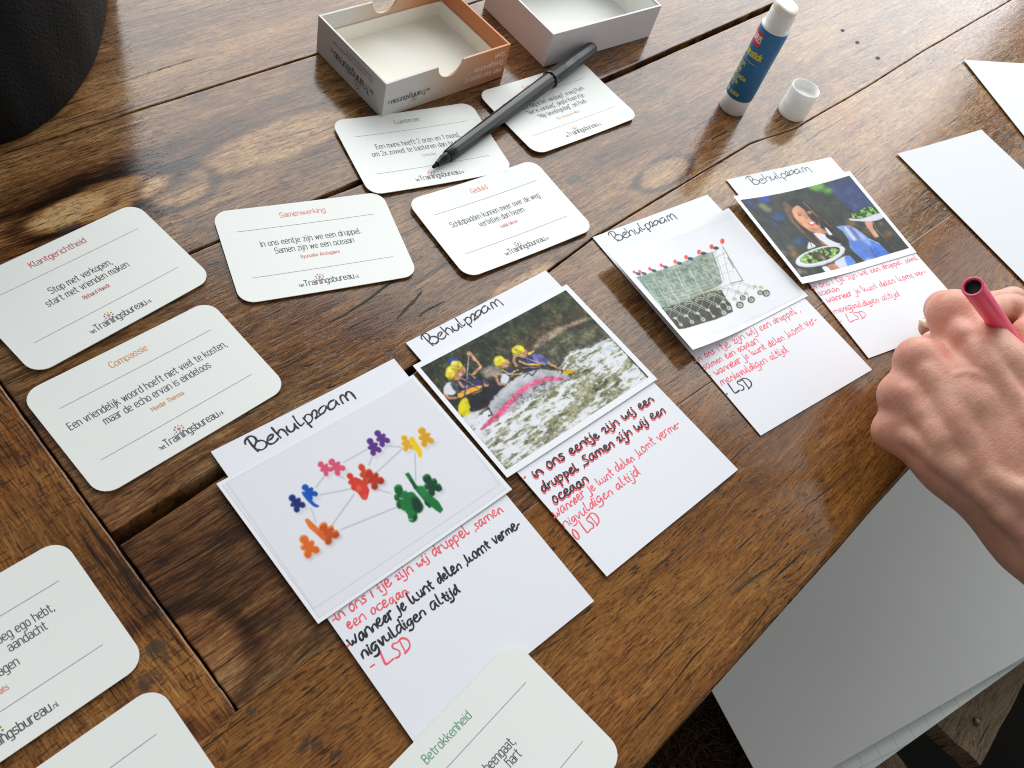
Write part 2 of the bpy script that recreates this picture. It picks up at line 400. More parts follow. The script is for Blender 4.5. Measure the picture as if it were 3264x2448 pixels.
def write(mb, text, font, x0, y0, x1, y1, hs, weight, zf, mat=0, mapf=None, **kw):
    """text along the baseline (x0,y0)-(x1,y1); hs = metres per unit of letter height"""
    st, W = layout(text, font, **kw)
    d = np.array([x1-x0, y1-y0]); L = np.linalg.norm(d); u = d/L; v = np.array([-u[1], u[0]])
    for s in st:
        ribbon(mb, [np.array([x0, y0]) + u*q[0]*L/W + v*q[1]*hs for q in s], weight, zf, mat=mat, mapf=mapf)

# ------------------------------------------------------------------ sheets of card and paper
def outline(w, h, r, seg=7):
    if r <= 0:
        o = []
        for a, b in (((-w/2,-h/2),(w/2,-h/2)),((w/2,-h/2),(w/2,h/2)),((w/2,h/2),(-w/2,h/2)),((-w/2,h/2),(-w/2,-h/2))):
            for k in range(10): o.append((a[0]+(b[0]-a[0])*k/10, a[1]+(b[1]-a[1])*k/10))
        return o
    o = []
    for cx, cy, a0 in ((w/2-r,-h/2+r,-90),(w/2-r,h/2-r,0),(-w/2+r,h/2-r,90),(-w/2+r,-h/2+r,180)):
        for k in range(seg+1):
            a = math.radians(a0+90*k/seg); o.append((cx+r*math.cos(a), cy+r*math.sin(a)))
    p = []
    for i in range(len(o)):
        a = o[i]; b = o[(i+1) % len(o)]; p.append(a)
        L = math.dist(a, b)
        if L > 0.01:
            k = int(L/0.006)
            for j in range(1, k): p.append((a[0]+(b[0]-a[0])*j/k, a[1]+(b[1]-a[1])*j/k))
    return p
def sheet(name, poly, zf, th, mats, parent=None, rings=8):
    mb = MB(); n = len(poly)
    c = np.mean(np.array(poly), 0)
    for side in (1, 0):
        vs = [(c[0], c[1], zf(c[0], c[1]) - (0 if side else th))]; fs = []
        for k in range(1, rings+1):
            for p in poly:
                x = c[0]+(p[0]-c[0])*k/rings; y = c[1]+(p[1]-c[1])*k/rings
                vs.append((x, y, zf(x, y) - (0 if side else th)))
        for i in range(n):
            j = (i+1) % n
            t = (0, 1+i, 1+j); fs.append(t if side else t[::-1])
            for k in range(rings-1):
                q = (1+k*n+i, 1+(k+1)*n+i, 1+(k+1)*n+j, 1+k*n+j); fs.append(q if side else q[::-1])
        mb.add(vs, fs, 0, True)
    vs = []; fs = []
    for p in poly: vs += [(p[0], p[1], zf(*p)), (p[0], p[1], zf(*p)-th)]
    for i in range(n):
        j = (i+1) % n; fs.append((2*i, 2*i+1, 2*j+1, 2*j))
    mb.add(vs, fs, len(mats)-1 if isinstance(mats, list) else 0)
    return mb.build(name, mats, parent)

class Frame:
    """local frame of a sheet lying on the table: centre, direction of its lines"""
    def __init__(self, c, ang):
        self.c = np.array(c, float); self.a = ang
        self.u = np.array([math.cos(ang), math.sin(ang)]); self.v = np.array([-self.u[1], self.u[0]])
    def loc(self, px, py, z=0.0):
        w = at2(px, py, z) - self.c
        return np.array([w @ self.u, w @ self.v])

# ------------------------------------------------------------------ painter for the printed pictures (colour attribute on a fine grid)
def vnoise(w, h, cell, seed, octaves=4, sx=1.0, sy=1.0):
    r = np.random.RandomState(seed); out = np.zeros((h, w)); amp = 1.0; tot = 0
    for o in range(octaves):
        cx = max(2.0, cell*sx/2**o); cy = max(2.0, cell*sy/2**o)
        gw = int(w/cx)+3; gh = int(h/cy)+3
        gr = r.rand(gh, gw)
        X = np.arange(w)/cx; Y = np.arange(h)/cy
        xi = X.astype(int); yi = Y.astype(int); fx = X-xi; fy = Y-yi
        fx = fx*fx*(3-2*fx); fy = fy*fy*(3-2*fy)
        a = gr[yi][:, xi]; b = gr[yi][:, xi+1]; c = gr[yi+1][:, xi]; d = gr[yi+1][:, xi+1]
        out += amp*((a*(1-fx)+b*fx)*(1-fy)[:, None]+(c*(1-fx)+d*fx)*fy[:, None]); tot += amp; amp *= 0.55
    return out/tot
def blur(a, k):
    for _ in range(2):
        for ax in (0, 1):
            pad = [(0, 0)]*a.ndim; pad[ax] = (k+1, k)
            c = np.cumsum(np.pad(a, pad, mode='edge'), axis=ax)
            n = a.shape[ax]
            sl = [slice(None)]*a.ndim; sl2 = [slice(None)]*a.ndim
            sl[ax] = slice(2*k+1, 2*k+1+n); sl2[ax] = slice(0, n)
            a = (c[tuple(sl)]-c[tuple(sl2)])/(2*k+1)
    return a
class Canvas:
    def __init__(self, w, h, fr, x0, y0, x1, y1, px2):
        self.w, self.h, self.fr, self.b, self.px2 = w, h, fr, (x0, y0, x1, y1), px2
        self.c = np.ones((h, w, 3))
    def pt(self, q):
        l = self.fr.loc(*self.px2(q)); x0, y0, x1, y1 = self.b
        return ((l[0]-x0)/(x1-x0)*self.w, (y1-l[1])/(y1-y0)*self.h)
    def mask(self, pts, soft=0):
        p = np.array([self.pt(q) for q in pts])
        m = np.zeros((self.h, self.w))
        x0 = int(max(0, p[:, 0].min()-1)); x1 = int(min(self.w, p[:, 0].max()+2)); y0 = int(max(0, p[:, 1].min()-1)); y1 = int(min(self.h, p[:, 1].max()+2))
        if x1 > x0 and y1 > y0:
            X, Y = np.meshgrid(np.arange(x0, x1)+0.5, np.arange(y0, y1)+0.5)
            ins = np.zeros(X.shape, bool); j = len(p)-1
            for i in range(len(p)):
                xi, yi = p[i]; xj, yj = p[j]
                cnd = ((yi > Y) != (yj > Y)) & (X < (xj-xi)*(Y-yi)/((yj-yi) if yj != yi else 1e-9)+xi)
                ins ^= cnd; j = i
            m[y0:y1, x0:x1] = ins
        return blur(m, soft) if soft else m
    def put(self, m, col, a=1.0):
        m = (m*a)[..., None]; col = np.array(col, float)
        if col.ndim == 1: col = col/255.0
        self.c = self.c*(1-m)+col*m
    def poly(self, pts, col, soft=0, a=1.0, smooth=True):
        if smooth and len(pts) > 3:
            p = [np.array(q, float) for q in pts]
            for k_ in (.16, .25): p = [x for a_, b_ in zip(p, p[1:]+p[:1]) for x in (a_*(1-k_)+b_*k_, a_*k_+b_*(1-k_))]
            pts = p
        self.put(self.mask(pts, soft), col, a)
    def line(self, pts, w, col, a=1.0, soft=0):
        p = [np.array(self.pt(q)) for q in pts]
        m = np.zeros((self.h, self.w)); Y, X = np.mgrid[0:self.h, 0:self.w]+0.5
        for s, e in zip(p[:-1], p[1:]):
            x0 = int(max(0, min(s[0], e[0])-w-2)); x1 = int(min(self.w, max(s[0], e[0])+w+3)); y0 = int(max(0, min(s[1], e[1])-w-2)); y1 = int(min(self.h, max(s[1], e[1])+w+3))
            if x1 <= x0 or y1 <= y0: continue
            d = e-s; L = max(1e-6, d @ d)
            xs = X[y0:y1, x0:x1]; ys = Y[y0:y1, x0:x1]
            t = np.clip(((xs-s[0])*d[0]+(ys-s[1])*d[1])/L, 0, 1)
            ds = np.hypot(xs-s[0]-t*d[0], ys-s[1]-t*d[1])
            m[y0:y1, x0:x1] = np.maximum(m[y0:y1, x0:x1], np.clip(w/2-ds+0.5, 0, 1))
        if soft: m = blur(m, soft)
        self.put(m, col, a)
    def ell(self, c, rx, ry, col, soft=0, a=1.0, ang=0.0):
        ca, sa = math.cos(ang), math.sin(ang)
        self.poly([(c[0]+rx*math.cos(t)*ca-ry*math.sin(t)*sa, c[1]+rx*math.cos(t)*sa+ry*math.sin(t)*ca) for t in np.linspace(0, 2*math.pi, 17)[:-1]], col, soft, a)
    def warp(self, seed, amp, cell):
        dx = (vnoise(self.w, self.h, cell, seed, 3)-.5)*2*amp; dy = (vnoise(self.w, self.h, cell, seed+7, 3)-.5)*2*amp
        Y, X = np.mgrid[0:self.h, 0:self.w]
        self.c = self.c[np.clip((Y+dy).round().astype(int), 0, self.h-1), np.clip((X+dx).round().astype(int), 0, self.w-1)]
    def light(self, seed, cell, a):
        n_ = vnoise(self.w, self.h, cell, seed, 4); k_ = np.clip(1.15-1.25*self.c.mean(-1), 0, 1)*a
        self.c = np.clip(self.c*(1+(n_-.5)*4*k_)[..., None], 0, 1)
    def grain(self, seed, a=.22, soft=1):
        g_ = vnoise(self.w, self.h, 5, seed, 3)*.6+vnoise(self.w, self.h, 28, seed+1, 4)*.4-.5
        self.c = np.clip(blur(self.c, soft)*(1+a*g_*2*np.clip(1.25-1.25*self.c.mean(-1), 0, 1))[..., None], 0, 1)
    def build(self, name, zf, parent, ds=2, lift=0.00006):
        h, w = self.h//ds, self.w//ds
        c = self.c[:h*ds, :w*ds].reshape(h, ds, w, ds, 3).mean((1, 3))
        c = np.where(c <= 0.04045, c/12.92, ((c+0.055)/1.055)**2.4)*0.86
        x0, y0, x1, y1 = self.b
        xs = np.linspace(x0, x1, w); ys = np.linspace(y1, y0, h)
        X, Y = np.meshgrid(xs, ys)
        Z = np.vectorize(zf)(X, Y)+lift
        vs = np.stack([X, Y, Z], -1).reshape(-1, 3)
        i = np.arange(h*w).reshape(h, w)
        fs = np.stack([i[1:, :-1], i[1:, 1:], i[:-1, 1:], i[:-1, :-1]], -1).reshape(-1, 4)
        me = bpy.data.meshes.new(name)
        me.from_pydata(vs.tolist(), [], fs.tolist())
        me.polygons.foreach_set('use_smooth', [True]*len(fs))
        at_ = me.color_attributes.new('print', 'FLOAT_COLOR', 'POINT')
        at_.data.foreach_set('color', np.concatenate([c.reshape(-1, 3), np.ones((h*w, 1))], 1).astype(np.float32).ravel())
        return link(name, me, M['print'], parent)
# ------------------------------------------------------------------ the table
TA = math.radians(62.0)
TD = np.array([math.cos(TA), math.sin(TA)]); TY = np.array([-TD[1], TD[0]])
def tl(px, py):                                  # photograph -> table-local (along the planks, across them)
    w = at2(px, py); return (w @ TD, w @ TY)
def poly_fn(pts, wid):
    a = sorted((tl(*p) + (w,)) for p, w in zip(pts, wid))
    xs = np.array([q[0] for q in a]); ys = np.array([q[1] for q in a]); ws = np.array([q[2] for q in a])
    return (lambda x: np.interp(x, xs, ys)), (lambda x: np.interp(x, xs, ws))
NX, NY = 700, 330
NOI = {k: vnoise(NX, NY, c, s, 4, sx, sy) for k, c, s, sx, sy in (('warp', 26, 3, 1.6, 0.6), ('warp2', 26, 8, 1.6, 0.6), ('tone', 40, 5, 2.6, 0.55), ('edge', 5, 9, 1, 1))}
def samp(k, x, y):                               # table-local noise, 2 mm cells
    i = np.clip(((np.asarray(y)+0.12)/0.002).astype(int), 0, NY-1); j = np.clip(((np.asarray(x)+0.16)/0.002).astype(int), 0, NX-1)
    return NOI[k][i, j]-0.5

X_END, Y_IN, Y_OUT = 0.0398, 0.0735, -0.0440
g1, w1 = poly_fn([(0,492),(467,342),(1008,172),(1510,7)], [.0007,.0007,.0009,.0010])
g2, w2 = poly_fn([(300,935),(592,812),(700,768),(995,643),(1154,578),(1903,266),(2471,15)], [.0009,.0009,.0009,.0016,.0030,.0042,.0052])
g3, w3 = poly_fn([(364,1720),(554,1595),(717,1494),(1299,1189),(1620,960),(1894,756),(2176,585),(2392,457),(2535,408),(2766,275),(2943,162)],
                 [.0062,.0066,.0052,.0038,.0012,.0009,.0007,.0007,.0006,.0005,.0005])
def rough_edge(f, w, sgn):
    return lambda x: f(x) + sgn*(w(x)/2 + 0.0006*np.abs(samp('edge', x, f(x)))) + 0.0006*samp('warp', x*3 % 1.1, f(x))

FEAT = []        # (kind, x, y, a, b, amount, ring)
def feat(px, py, a, b, amt, kind='tone', ring=0.0):
    x, y = tl(px, py); FEAT.append((kind, x, y, a, b, amt, ring))
# pale ovals with a dark rim, knots, grey patches and dark spots seen on the planks
feat(310, 640, 0.034, .0100, .38, 'tone', .34); feat(120, 700, .030, .008, .24, 'tone', .12); feat(230, 610, .05, .004, -.2)
feat(560, 595, .018, .011, .28, 'tone', .22); feat(900, 440, .050, .013, .27, 'tone', .18); feat(800, 560, .030, .012, .12)
feat(260, 560, .06, .006, -.25); feat(480, 250, .07, .012, .12); feat(820, 130, .09, .012, .10); feat(640, 420, .05, .010, -.10)
feat(211, 728, .009, .0045, .95, 'stain'); feat(612, 735, .010, .004, .8, 'stain'); feat(600, 705, .003, .007, .7, 'stain')
feat(690, 800, .012, .006, .5, 'stain'); feat(740, 850, .02, .01, -.15)
feat(1908, 509, .0045, .0035, 1.0, 'stain'); feat(1830, 572, .009, .005, .9, 'stain'); feat(1960, 470, .03, .008, -.12)
feat(2115, 552, .022, .007, .18, 'tone', .35); feat(1960, 590, .03, .008, .10); feat(2420, 515, .010, .009, .7, 'stain'); feat(2395, 480, .012, .003, .6, 'stain')
feat(2975, 180, .016, .006, .8, 'stain'); feat(3040, 230, .010, .004, .7, 'stain'); feat(2290, 35, .014, .005, .8, 'stain'); feat(2350, 150, .008, .005, .7, 'stain')
feat(2560, 480, .03, .012, .12); feat(2700, 330, .05, .012, .10); feat(2300, 560, .03, .006, .14); feat(1780, 620, .02, .006, .16)
feat(1560, 1010, .03, .004, .25); feat(1660, 900, .025, .004, .30, 'tone', .2); feat(1190, 1020, .03, .008, -.15); feat(1330, 930, .03, .006, .12)
feat(1080, 1000, .03, .008, .05); feat(870, 1160, .012, .006, .5, 'stain'); feat(790, 1330, .012, .005, .5, 'stain'); feat(930, 1260, .006, .004, .6, 'stain')
feat(640, 1560, .022, .0035, .40); feat(980, 1330, .05, .003, .25)
# dark plank at lower left, paler front rail, orange end grain
for q in ((520,1800),(700,1740),(640,1950),(860,1960),(1100,1900)): feat(q[0], q[1], .050, .030, -.075)
feat(1450, 1750, .05, .02, -.05); feat(1250, 2050, .04, .02, .02); feat(1790, 2050, .10, .03, .06); feat(900, 2200, .05, .02, .06)
feat(2250, 1950, .07, .02, .08); feat(2520, 1480, .07, .02, .02); feat(2680, 1300, .05, .02, .05)
for q, s in (((975,2363),.0030),((1010,2380),.0034),((1068,2405),.0028),((968,2395),.002),((1120,2350),.002),((800,2268),.003)): feat(q[0], q[1], s, s*.8, 1.0, 'stain')
feat(492, 2070, .004, .005, 1.0, 'stain'); feat(530, 2095, .003, .002, .9, 'stain'); feat(600, 2120, .020, .018, .14, 'tone', .2); feat(660, 2330, .014, .01, .12)
feat(475, 2170, .005, .007, .8, 'stain'); feat(60, 1690, .01, .016, .5, 'stain'); feat(110, 1420, .006, .02, -.2)
feat(3000, 640, .03, .012, -.06); feat(2950, 760, .02, .008, .04); feat(3110, 700, .03, .004, .3, 'stain')

for q in ((2200,700),(2500,600),(2750,500),(2950,350),(2650,150)): feat(q[0], q[1], .07, .045, .08)
for q in ((2900,750),(3150,650),(2450,1400)): feat(q[0], q[1], .07, .04, -.05)
for q in ((600,120),(800,250),(600,420),(1000,560)): feat(q[0], q[1], .06, .03, .0)

def plank(name, parent, mat, ylo, yhi, x0, x1, base, rb=0.0007, th=0.026, step=0.0021, across=False, xlo=None, xhi=None, lab=None, rlo=None, rhi=None, rxa=None, rxb=None):
    """one timber: a fine grid over its top, rounded arrises, sides down to its underside"""
    ym = 0.5*(float(np.mean(ylo(np.array([x0, x1]))))+float(np.mean(yhi(np.array([x0, x1])))))
    wy = float(yhi(np.array([(x0+x1)/2]))[0]-ylo(np.array([(x0+x1)/2]))[0]); wx = x1-x0
    def spread(L):
        e = [0, .08, .25, .5, .8, 1.25, 2.2]; e = [k*rb/L for k in e]
        n = max(2, int(L/step)); m = list(np.linspace(e[-1], 1-e[-1], n))[1:-1]
        return np.array(e+m+[1-k for k in e[::-1]])
    s = spread(wy); r = spread(wx)
    Rr, Ss = np.meshgrid(r, s)
    yl0 = float(np.mean(ylo(np.linspace(x0, x1, 9)))); yh0 = float(np.mean(yhi(np.linspace(x0, x1, 9))))
    yn = yl0+(yh0-yl0)*Ss
    xa = xlo(yn) if xlo else np.full_like(yn, x0); xb = xhi(yn) if xhi else np.full_like(yn, x1)
    X = xa+(xb-xa)*Rr
    yl = ylo(X); yh = yhi(X); Y = yl+(yh-yl)*Ss
    d = np.minimum(np.minimum(Y-yl, yh-Y), np.minimum((X-xa)*.9, (xb-X)*.9))
    Z = np.zeros_like(X)
    for dd, re in ((Y-yl, rlo or rb), (yh-Y, rhi or rb), ((X-xa)*.9, rxa or rb), ((xb-X)*.9, rxb or rb)):
        q = np.clip(1-dd/re, 0, 1); Z = np.minimum(Z, -re*(1-np.sqrt(np.maximum(0, 1-q*q))))
    Z += 0.00025*samp('warp2', X, Y)*np.clip(d/0.006, 0, 1)-0.0001
    tone = base+0.30*samp('tone', X, Y)
    stain = np.zeros_like(X)
    wx_ = 0.010*samp('warp', X, Y); wy_ = 0.008*samp('warp2', X, Y)
    for kind, fx, fy, a, b, amt, ring in FEAT:
        if fy < Y.min()-0.05 or fy > Y.max()+0.05 or fx < X.min()-.1 or fx > X.max()+.1: continue
        kk = 0.35 if kind == 'stain' else 1.0
        e = np.sqrt(((X-fx+kk*wx_)/(a if not across else b))**2+((Y-fy+kk*wy_)/(b if not across else a))**2)
        if kind == 'stain': stain = np.maximum(stain, amt*np.clip((1.25-e)/0.6, 0, 1))
        else:
            tone += amt*np.clip((1.12-e)/0.22, 0, 1) if ring else amt*np.exp(-e*e*0.9)
            if ring: tone -= ring*np.exp(-((e-1.28)/0.17)**2)
    h, w = X.shape; i = np.arange(h*w).reshape(h, w)
    vs = np.stack([X, Y, Z], -1).reshape(-1, 3)
    fs = np.stack([i[:-1, :-1], i[:-1, 1:], i[1:, 1:], i[1:, :-1]], -1).reshape(-1, 4).tolist()
    border = list(i[0, :])+list(i[1:, -1])+list(i[-1, -2::-1])+list(i[-2:0, 0])
    nb = len(border); low = vs[border].copy(); low[:, 2] = -th
    vs = np.concatenate([vs, low]); b0 = h*w
    for k in range(nb):
        k2 = (k+1) % nb; fs.append([int(border[k]), b0+k, b0+k2, int(border[k2])])
    fs.append([b0+k for k in range(nb-1, -1, -1)])
    me = bpy.data.meshes.new(name); me.from_pydata(vs.tolist(), [], [list(map(int, f)) for f in fs])
    me.polygons.foreach_set('use_smooth', [True]*((h-1)*(w-1))+[False]*(nb+1))
    for nm, arr in (('tone', tone), ('stain', stain)):
        at_ = me.attributes.new(nm, 'FLOAT', 'POINT')
        at_.data.foreach_set('value', np.concatenate([np.clip(arr, -.2, 1.2).ravel(), arr.ravel()[border]]).astype(np.float32))
    o = link(name, me, mat, parent)
    if lab: o['label'] = lab
    return o

STOPS = [(0.0, (0.011, 0.005, 0.0025)), (0.20, (0.040, 0.0165, 0.0065)), (0.40, (0.124, 0.056, 0.021)), (0.58, (0.232, 0.121, 0.047)), (0.78, (0.375, 0.222, 0.092)), (1.0, (0.51, 0.35, 0.17))]
STOPS2 = [(0.0, (0.012, 0.004, 0.0015)), (0.20, (0.048, 0.017, 0.005)), (0.42, (0.146, 0.056, 0.014)), (0.62, (0.240, 0.102, 0.025)), (0.82, (0.34, 0.160, 0.046)), (1.0, (0.44, 0.25, 0.09))]
M['wood'] = wood_mat('varnished_teak', STOPS, red=0.55, low=.8)
M['wood_far'] = wood_mat('varnished_pale_teak', STOPS, red=0.35, amp=.82)
M['wood_dark'] = wood_mat('varnished_dark_teak', STOPS, red=0.7, pore=0.6, low=.8)
M['wood_rail'] = wood_mat('varnished_rail_teak', STOPS2, red=0.35, pore=0.85, low=.55)
M['wood_end'] = wood_mat('varnished_end_teak', STOPS2, swap=True, red=0.5, cross=0.7, pore=0.7, low=.75)

table = empty('wooden_table', (0, 0, 0), TA)
tag(table, 'dark varnished table top of reclaimed planks with black gaps, under all the cards', 'table')
XF = 1.30
y_far = lambda x: np.full_like(np.asarray(x, float), 0.50)
y_mid = lambda x: Y_IN - 0.05*np.maximum(0, np.asarray(x, float)-X_END) + 0.0005*samp('edge', x, np.full_like(np.asarray(x, float), Y_IN))
xs_end = lambda y: np.full_like(np.asarray(y, float), X_END + 0.0004) + 0.0009*samp('edge', y, y)
plank('plank', table, M['wood_far'], rough_edge(g1, w1, 1), y_far, X_END, XF, .42, xlo=xs_end)
plank('plank', table, M['wood'], rough_edge(g2, w2, 1), rough_edge(g1, w1, -1), X_END, XF, .42, xlo=xs_end)
plank('plank', table, M['wood'], rough_edge(g3, w3, 1), rough_edge(g2, w2, -1), X_END, XF, .43, xlo=xs_end)
plank('plank', table, M['wood_dark'], lambda x: y_mid(x)+.00008, rough_edge(g3, w3, -1), X_END, XF, .45, xlo=xs_end, rlo=.00012)
plank('front_rail', table, M['wood_rail'], lambda x: np.full_like(np.asarray(x, float), Y_OUT)+0.0016*samp('warp', x, np.full_like(np.asarray(x, float), Y_OUT)), lambda x: y_mid(x)-.00008,
      X_END-.118, XF, .50, rb=.0042, th=.030, rhi=.00012, xlo=lambda y: X_END+.0011-(Y_IN-y))
# end rail: the grain runs across the other planks, mitred into the front rail
plank('end_rail', table, M['wood_end'], lambda x: np.maximum(Y_OUT, Y_IN-(X_END-.0006-x)) if False else np.full_like(np.asarray(x, float), Y_OUT), y_far,
      X_END-.118, X_END-.0008, .48, rb=.0010, th=.030, across=True, xhi=lambda y: X_END-.0004+np.minimum(0, y-Y_IN)+0.0007*samp('edge', y+.2, y))
M['hole'] = plain('nail_hole_dark', (0.012, 0.010, 0.008), 0.7)
for px, py, r in ((2686, 97, .0016), (2733, 135, .0016), (2798, 185, .0017)):
    mb = MB(); x, y = tl(px, py); n = 12
    ring = [(x+r*1.5*math.cos(2*math.pi*k/n), y+r*math.sin(2*math.pi*k/n), .00012) for k in range(n)]
    ring2 = [(x+r*.9*math.cos(2*math.pi*k/n), y+r*.6*math.sin(2*math.pi*k/n), .00005) for k in range(n)]
    mb.add(ring+ring2, [(k, (k+1) % n, n+(k+1) % n, n+k) for k in range(n)]+[tuple(range(n, 2*n))])
    mb.build('nail_hole', M['hole'], table)
def crack(pts, w):
    mb = MB(); q = chaikin(pts, 2); rr_ = random.Random(int(pts[0][0]))
    q = [np.array(tl(*p)) for p in q]; vs = []
    dense = []
    for a, b in zip(q[:-1], q[1:]):
        n_ = max(1, int(np.linalg.norm(b-a)/.0022))
        for k in range(n_): dense.append(a+(b-a)*k/n_+np.array([0, rr_.uniform(-.0003, .0003)]))
    dense.append(q[-1]); m = len(dense)
    for i, p in enumerate(dense):
        ww = w*.5*min(1, 4*i/m+.05, 4*(m-1-i)/m+.05)*rr_.uniform(.6, 1.25)
        vs += [(p[0], p[1]-ww, .00022), (p[0], p[1]+ww, .00022)]
    mb.add(vs, [(2*i, 2*i+2, 2*i+3, 2*i+1) for i in range(m-1)]); return mb.build('crack', M['hole'], table)
crack([(1049,1029),(1120,990),(1190,940),(1235,905),(1271,890)], .0011)
crack([(1262,1020),(1290,985),(1330,950),(1345,925)], .0013)
crack([(1335,1010),(1362,985),(1420,960)], .0007)
crack([(800,2020),(880,1975),(960,1930)], .0005); crack([(2330,1900),(2420,1830),(2520,1760)], .0005); crack([(1640,2130),(1720,2075),(1800,2030)], .0006)
crack([(1990,1640),(2080,1585),(2200,1500)], .0005); crack([(2560,1620),(2640,1560),(2720,1480)], .0006); crack([(180,1640),(150,1590),(95,1520)], .0006); crack([(2905,690),(2960,655),(3040,620)], .0006)
crack([(560,1560),(660,1505),(740,1455)], .0006); crack([(1380,790),(1440,770),(1500,735)], .0006); crack([(230,880),(150,905),(60,935)], .0007); crack([(420,250),(560,205),(640,180)], .0004)
# dark slab added under the planks, in place of shade inside the gaps
mb = MB(); mb.box((X_END, Y_IN+.004, -.0245), (XF-.02, .49, -.0185)); mb.build('gap_backing', plain('gap_backing_dark', (0.018, 0.012, 0.008), 0.8), table)

# ------------------------------------------------------------------ quote cards
CW, CH, CR = 0.0915, 0.0615, 0.0078
RULE, RD = 0.07341, 0.03114
HS_Q, WQ = 0.000518, 0.00037
card_z = {}
def text_width(s, font=G): return layout(s, font)[1]
HX = 1.025*0.0738/text_width('Een vriendelijk woord hoeft niet veel te kosten,')
def printed(parent, name, zf, mat, items):
    """items: (text, x, y, align, horizontal scale, vertical scale, stroke weight)"""
    mb = MB()
    for text, x, y, al, hx, hv, wt in items:
        L = text_width(text)*hx
        xs = x-L/2 if al == 'c' else (x-L if al == 'r' else x)
        write(mb, text, G, xs, y, xs+L, y, hv, wt, zf)
    return mb.build(name, mat, parent)
def logo(parent, zf, x0=-0.0155, y0=-0.0257, s=1.0, mats=True, mapf=None):
    mb = MB()
    L = .0022*s; write(mb, 'het', G, x0, y0, x0+L, y0, .00026*s, .00024*s, zf, mapf=mapf)
    write(mb, 'Trainingsbureau', G, x0+.0027*s, y0, x0+.0281*s, y0, .00050*s, .00042*s, zf, mapf=mapf)
    write(mb, '.nl', G, x0+.0287*s, y0, x0+.0307*s, y0, .00026*s, .00022*s, zf, mapf=mapf)
    root = mb.build('logo', M['ink_dark'], parent)
    cx, cy = x0+.0113*s, y0+.0046*s
    cols = ['amber', 'moss', 'green', 'blue', 'sky', 'blue', 'plum', 'red']
    md = MB()
    for k in range(9):
        if k == 8: x, y, r = cx, cy, .00078*s
        else:
            a = math.radians(70-45*k); x, y, r = cx+.0019*s*math.cos(a), cy+.0017*s*math.sin(a), .00040*s
        vs = []
        for q, hh in ((1.0, .00003), (.6, .00008)):
            for j in range(10):
                X, Y = x+r*q*math.cos(j*math.pi/5), y+r*q*math.sin(j*math.pi/5)
                vs.append(mapf(X, Y, hh) if mapf else (X, Y, zf(X, Y)+hh))
        fs = [(j, (j+1) % 10, 10+(j+1) % 10, 10+j) for j in range(10)]+[tuple(range(10, 20))]
        md.add(vs, fs, k)
    md.build('logo_dots', [M['ink_'+c] for c in cols]+[M['ink_coral']], root)
    return root
def quote_card(fr, z0, label, title, tcol, lines, author, curl=(0, 0, 0), with_logo=True, ruled=(True, True)):
    root = empty('quote_card', (fr.c[0], fr.c[1], 0), fr.a)
    tag(root, label, 'card', 'printed quote cards spread over the table')
    a, b, c = curl
    zf = lambda x, y: z0 + a*(x/.0457)**2 + b*(y/.0307)**2 + c*(x*y)/(.0457*.0307)
    sheet('card_sheet', outline(CW, CH, CR), zf, .00042, [M['card'], M['card']], root)
    mb = MB()
    for k, s in enumerate((1, -1)):
        if ruled[k]: ribbon(mb, [(-RULE/2+RULE*t/12, s*RD/2) for t in range(13)], .00022, zf)
    mb.build('rule_lines', M['ink_line'], root)
    if title: printed(root, 'title_text', zf, M['ink_'+tcol], [(title, -.0006, .0217, 'c', HX*1.09, HS_Q*.90, .00036)])
    if lines: printed(root, 'quote_text', zf, M['ink_dark'], [(t, x, y, al, HX*k, HS_Q*k, WQ*k) for t, x, y, al, k in lines])
    if author: printed(root, 'author_text', zf, M['ink_'+author[1]], [(author[0], author[2], author[3], author[4], HX*.60, HS_Q*.58, .00026)])
    if with_logo: logo(root, zf)
    return root
def fr_from(cx, cy, deg): return Frame((cx*.766, cy*.766), math.radians(deg))
two = lambda a, b: [(a, -.0007, .0037, 'c', 1), (b, -.0006, -.0019, 'c', 1)]
F_KL = fr_from(-.26193056, .27970074, 66.98928991); F_CO = fr_from(-.18564945, .23085768, 63.74425382)
F_SA = fr_from(-.15930546, .37805164, 41.99204159); F_LU = fr_from(-.13414364, .51051022, 45.89026304)
F_GE = fr_from(-.05536899, .47367123, 54.74008812); F_EN = fr_from(-.05481074, .62413254, 57.39026016)
quote_card(F_KL, .0010, 'white quote card titled Klantgerichtheid in red, reaching the left frame edge', 'Klantgerichtheid', 'red', two('Stop met verkopen,', 'start met vrienden maken'), ('Richard Haeck', 'red', -.0004, -.0073, 'c'), (.0003, .0002, 0))
quote_card(F_CO, .0009, 'white quote card titled Compassie in orange, below the Klantgerichtheid card', 'Compassie', 'orange', two('Een vriendelijk woord hoeft niet veel te kosten,', 'maar de echo ervan is eindeloos'), ('Moeder Theresa', 'orange', -.0002, -.0074, 'c'), (.0003, .0001, 0))
quote_card(F_SA, .0009, 'white quote card titled Samenwerking in salmon, right of the Klantgerichtheid card', 'Samenwerking', 'salmon', two('In ons eentje zijn we een druppel.', 'Samen zijn we een oceaan'), ('Ryunoske Akutagawa', 'salmon', .0004, -.0074, 'c'), (.0004, .0004, 0))
quote_card(F_LU, .0010, 'white quote card titled Luisteren in green, under the tip of the black marker', 'Luisteren', 'green', two('Een mens heeft 2 oren en 1 mond,', 'om 2x zoveel te luisteren dan te praten'), ('Confucius', 'palegreen', .0008, -.0074, 'c'), (.0009, .0004, 0))
quote_card(F_GE, .0014, 'white quote card titled Geduld in red, below the tip of the black marker', 'Geduld', 'coral', two('Schildpadden kunnen meer over de weg', 'vertellen dan hazen'), ('Kahlil Gibran', 'coral', .0003, -.0074, 'c'), (.0009, .0004, 0))
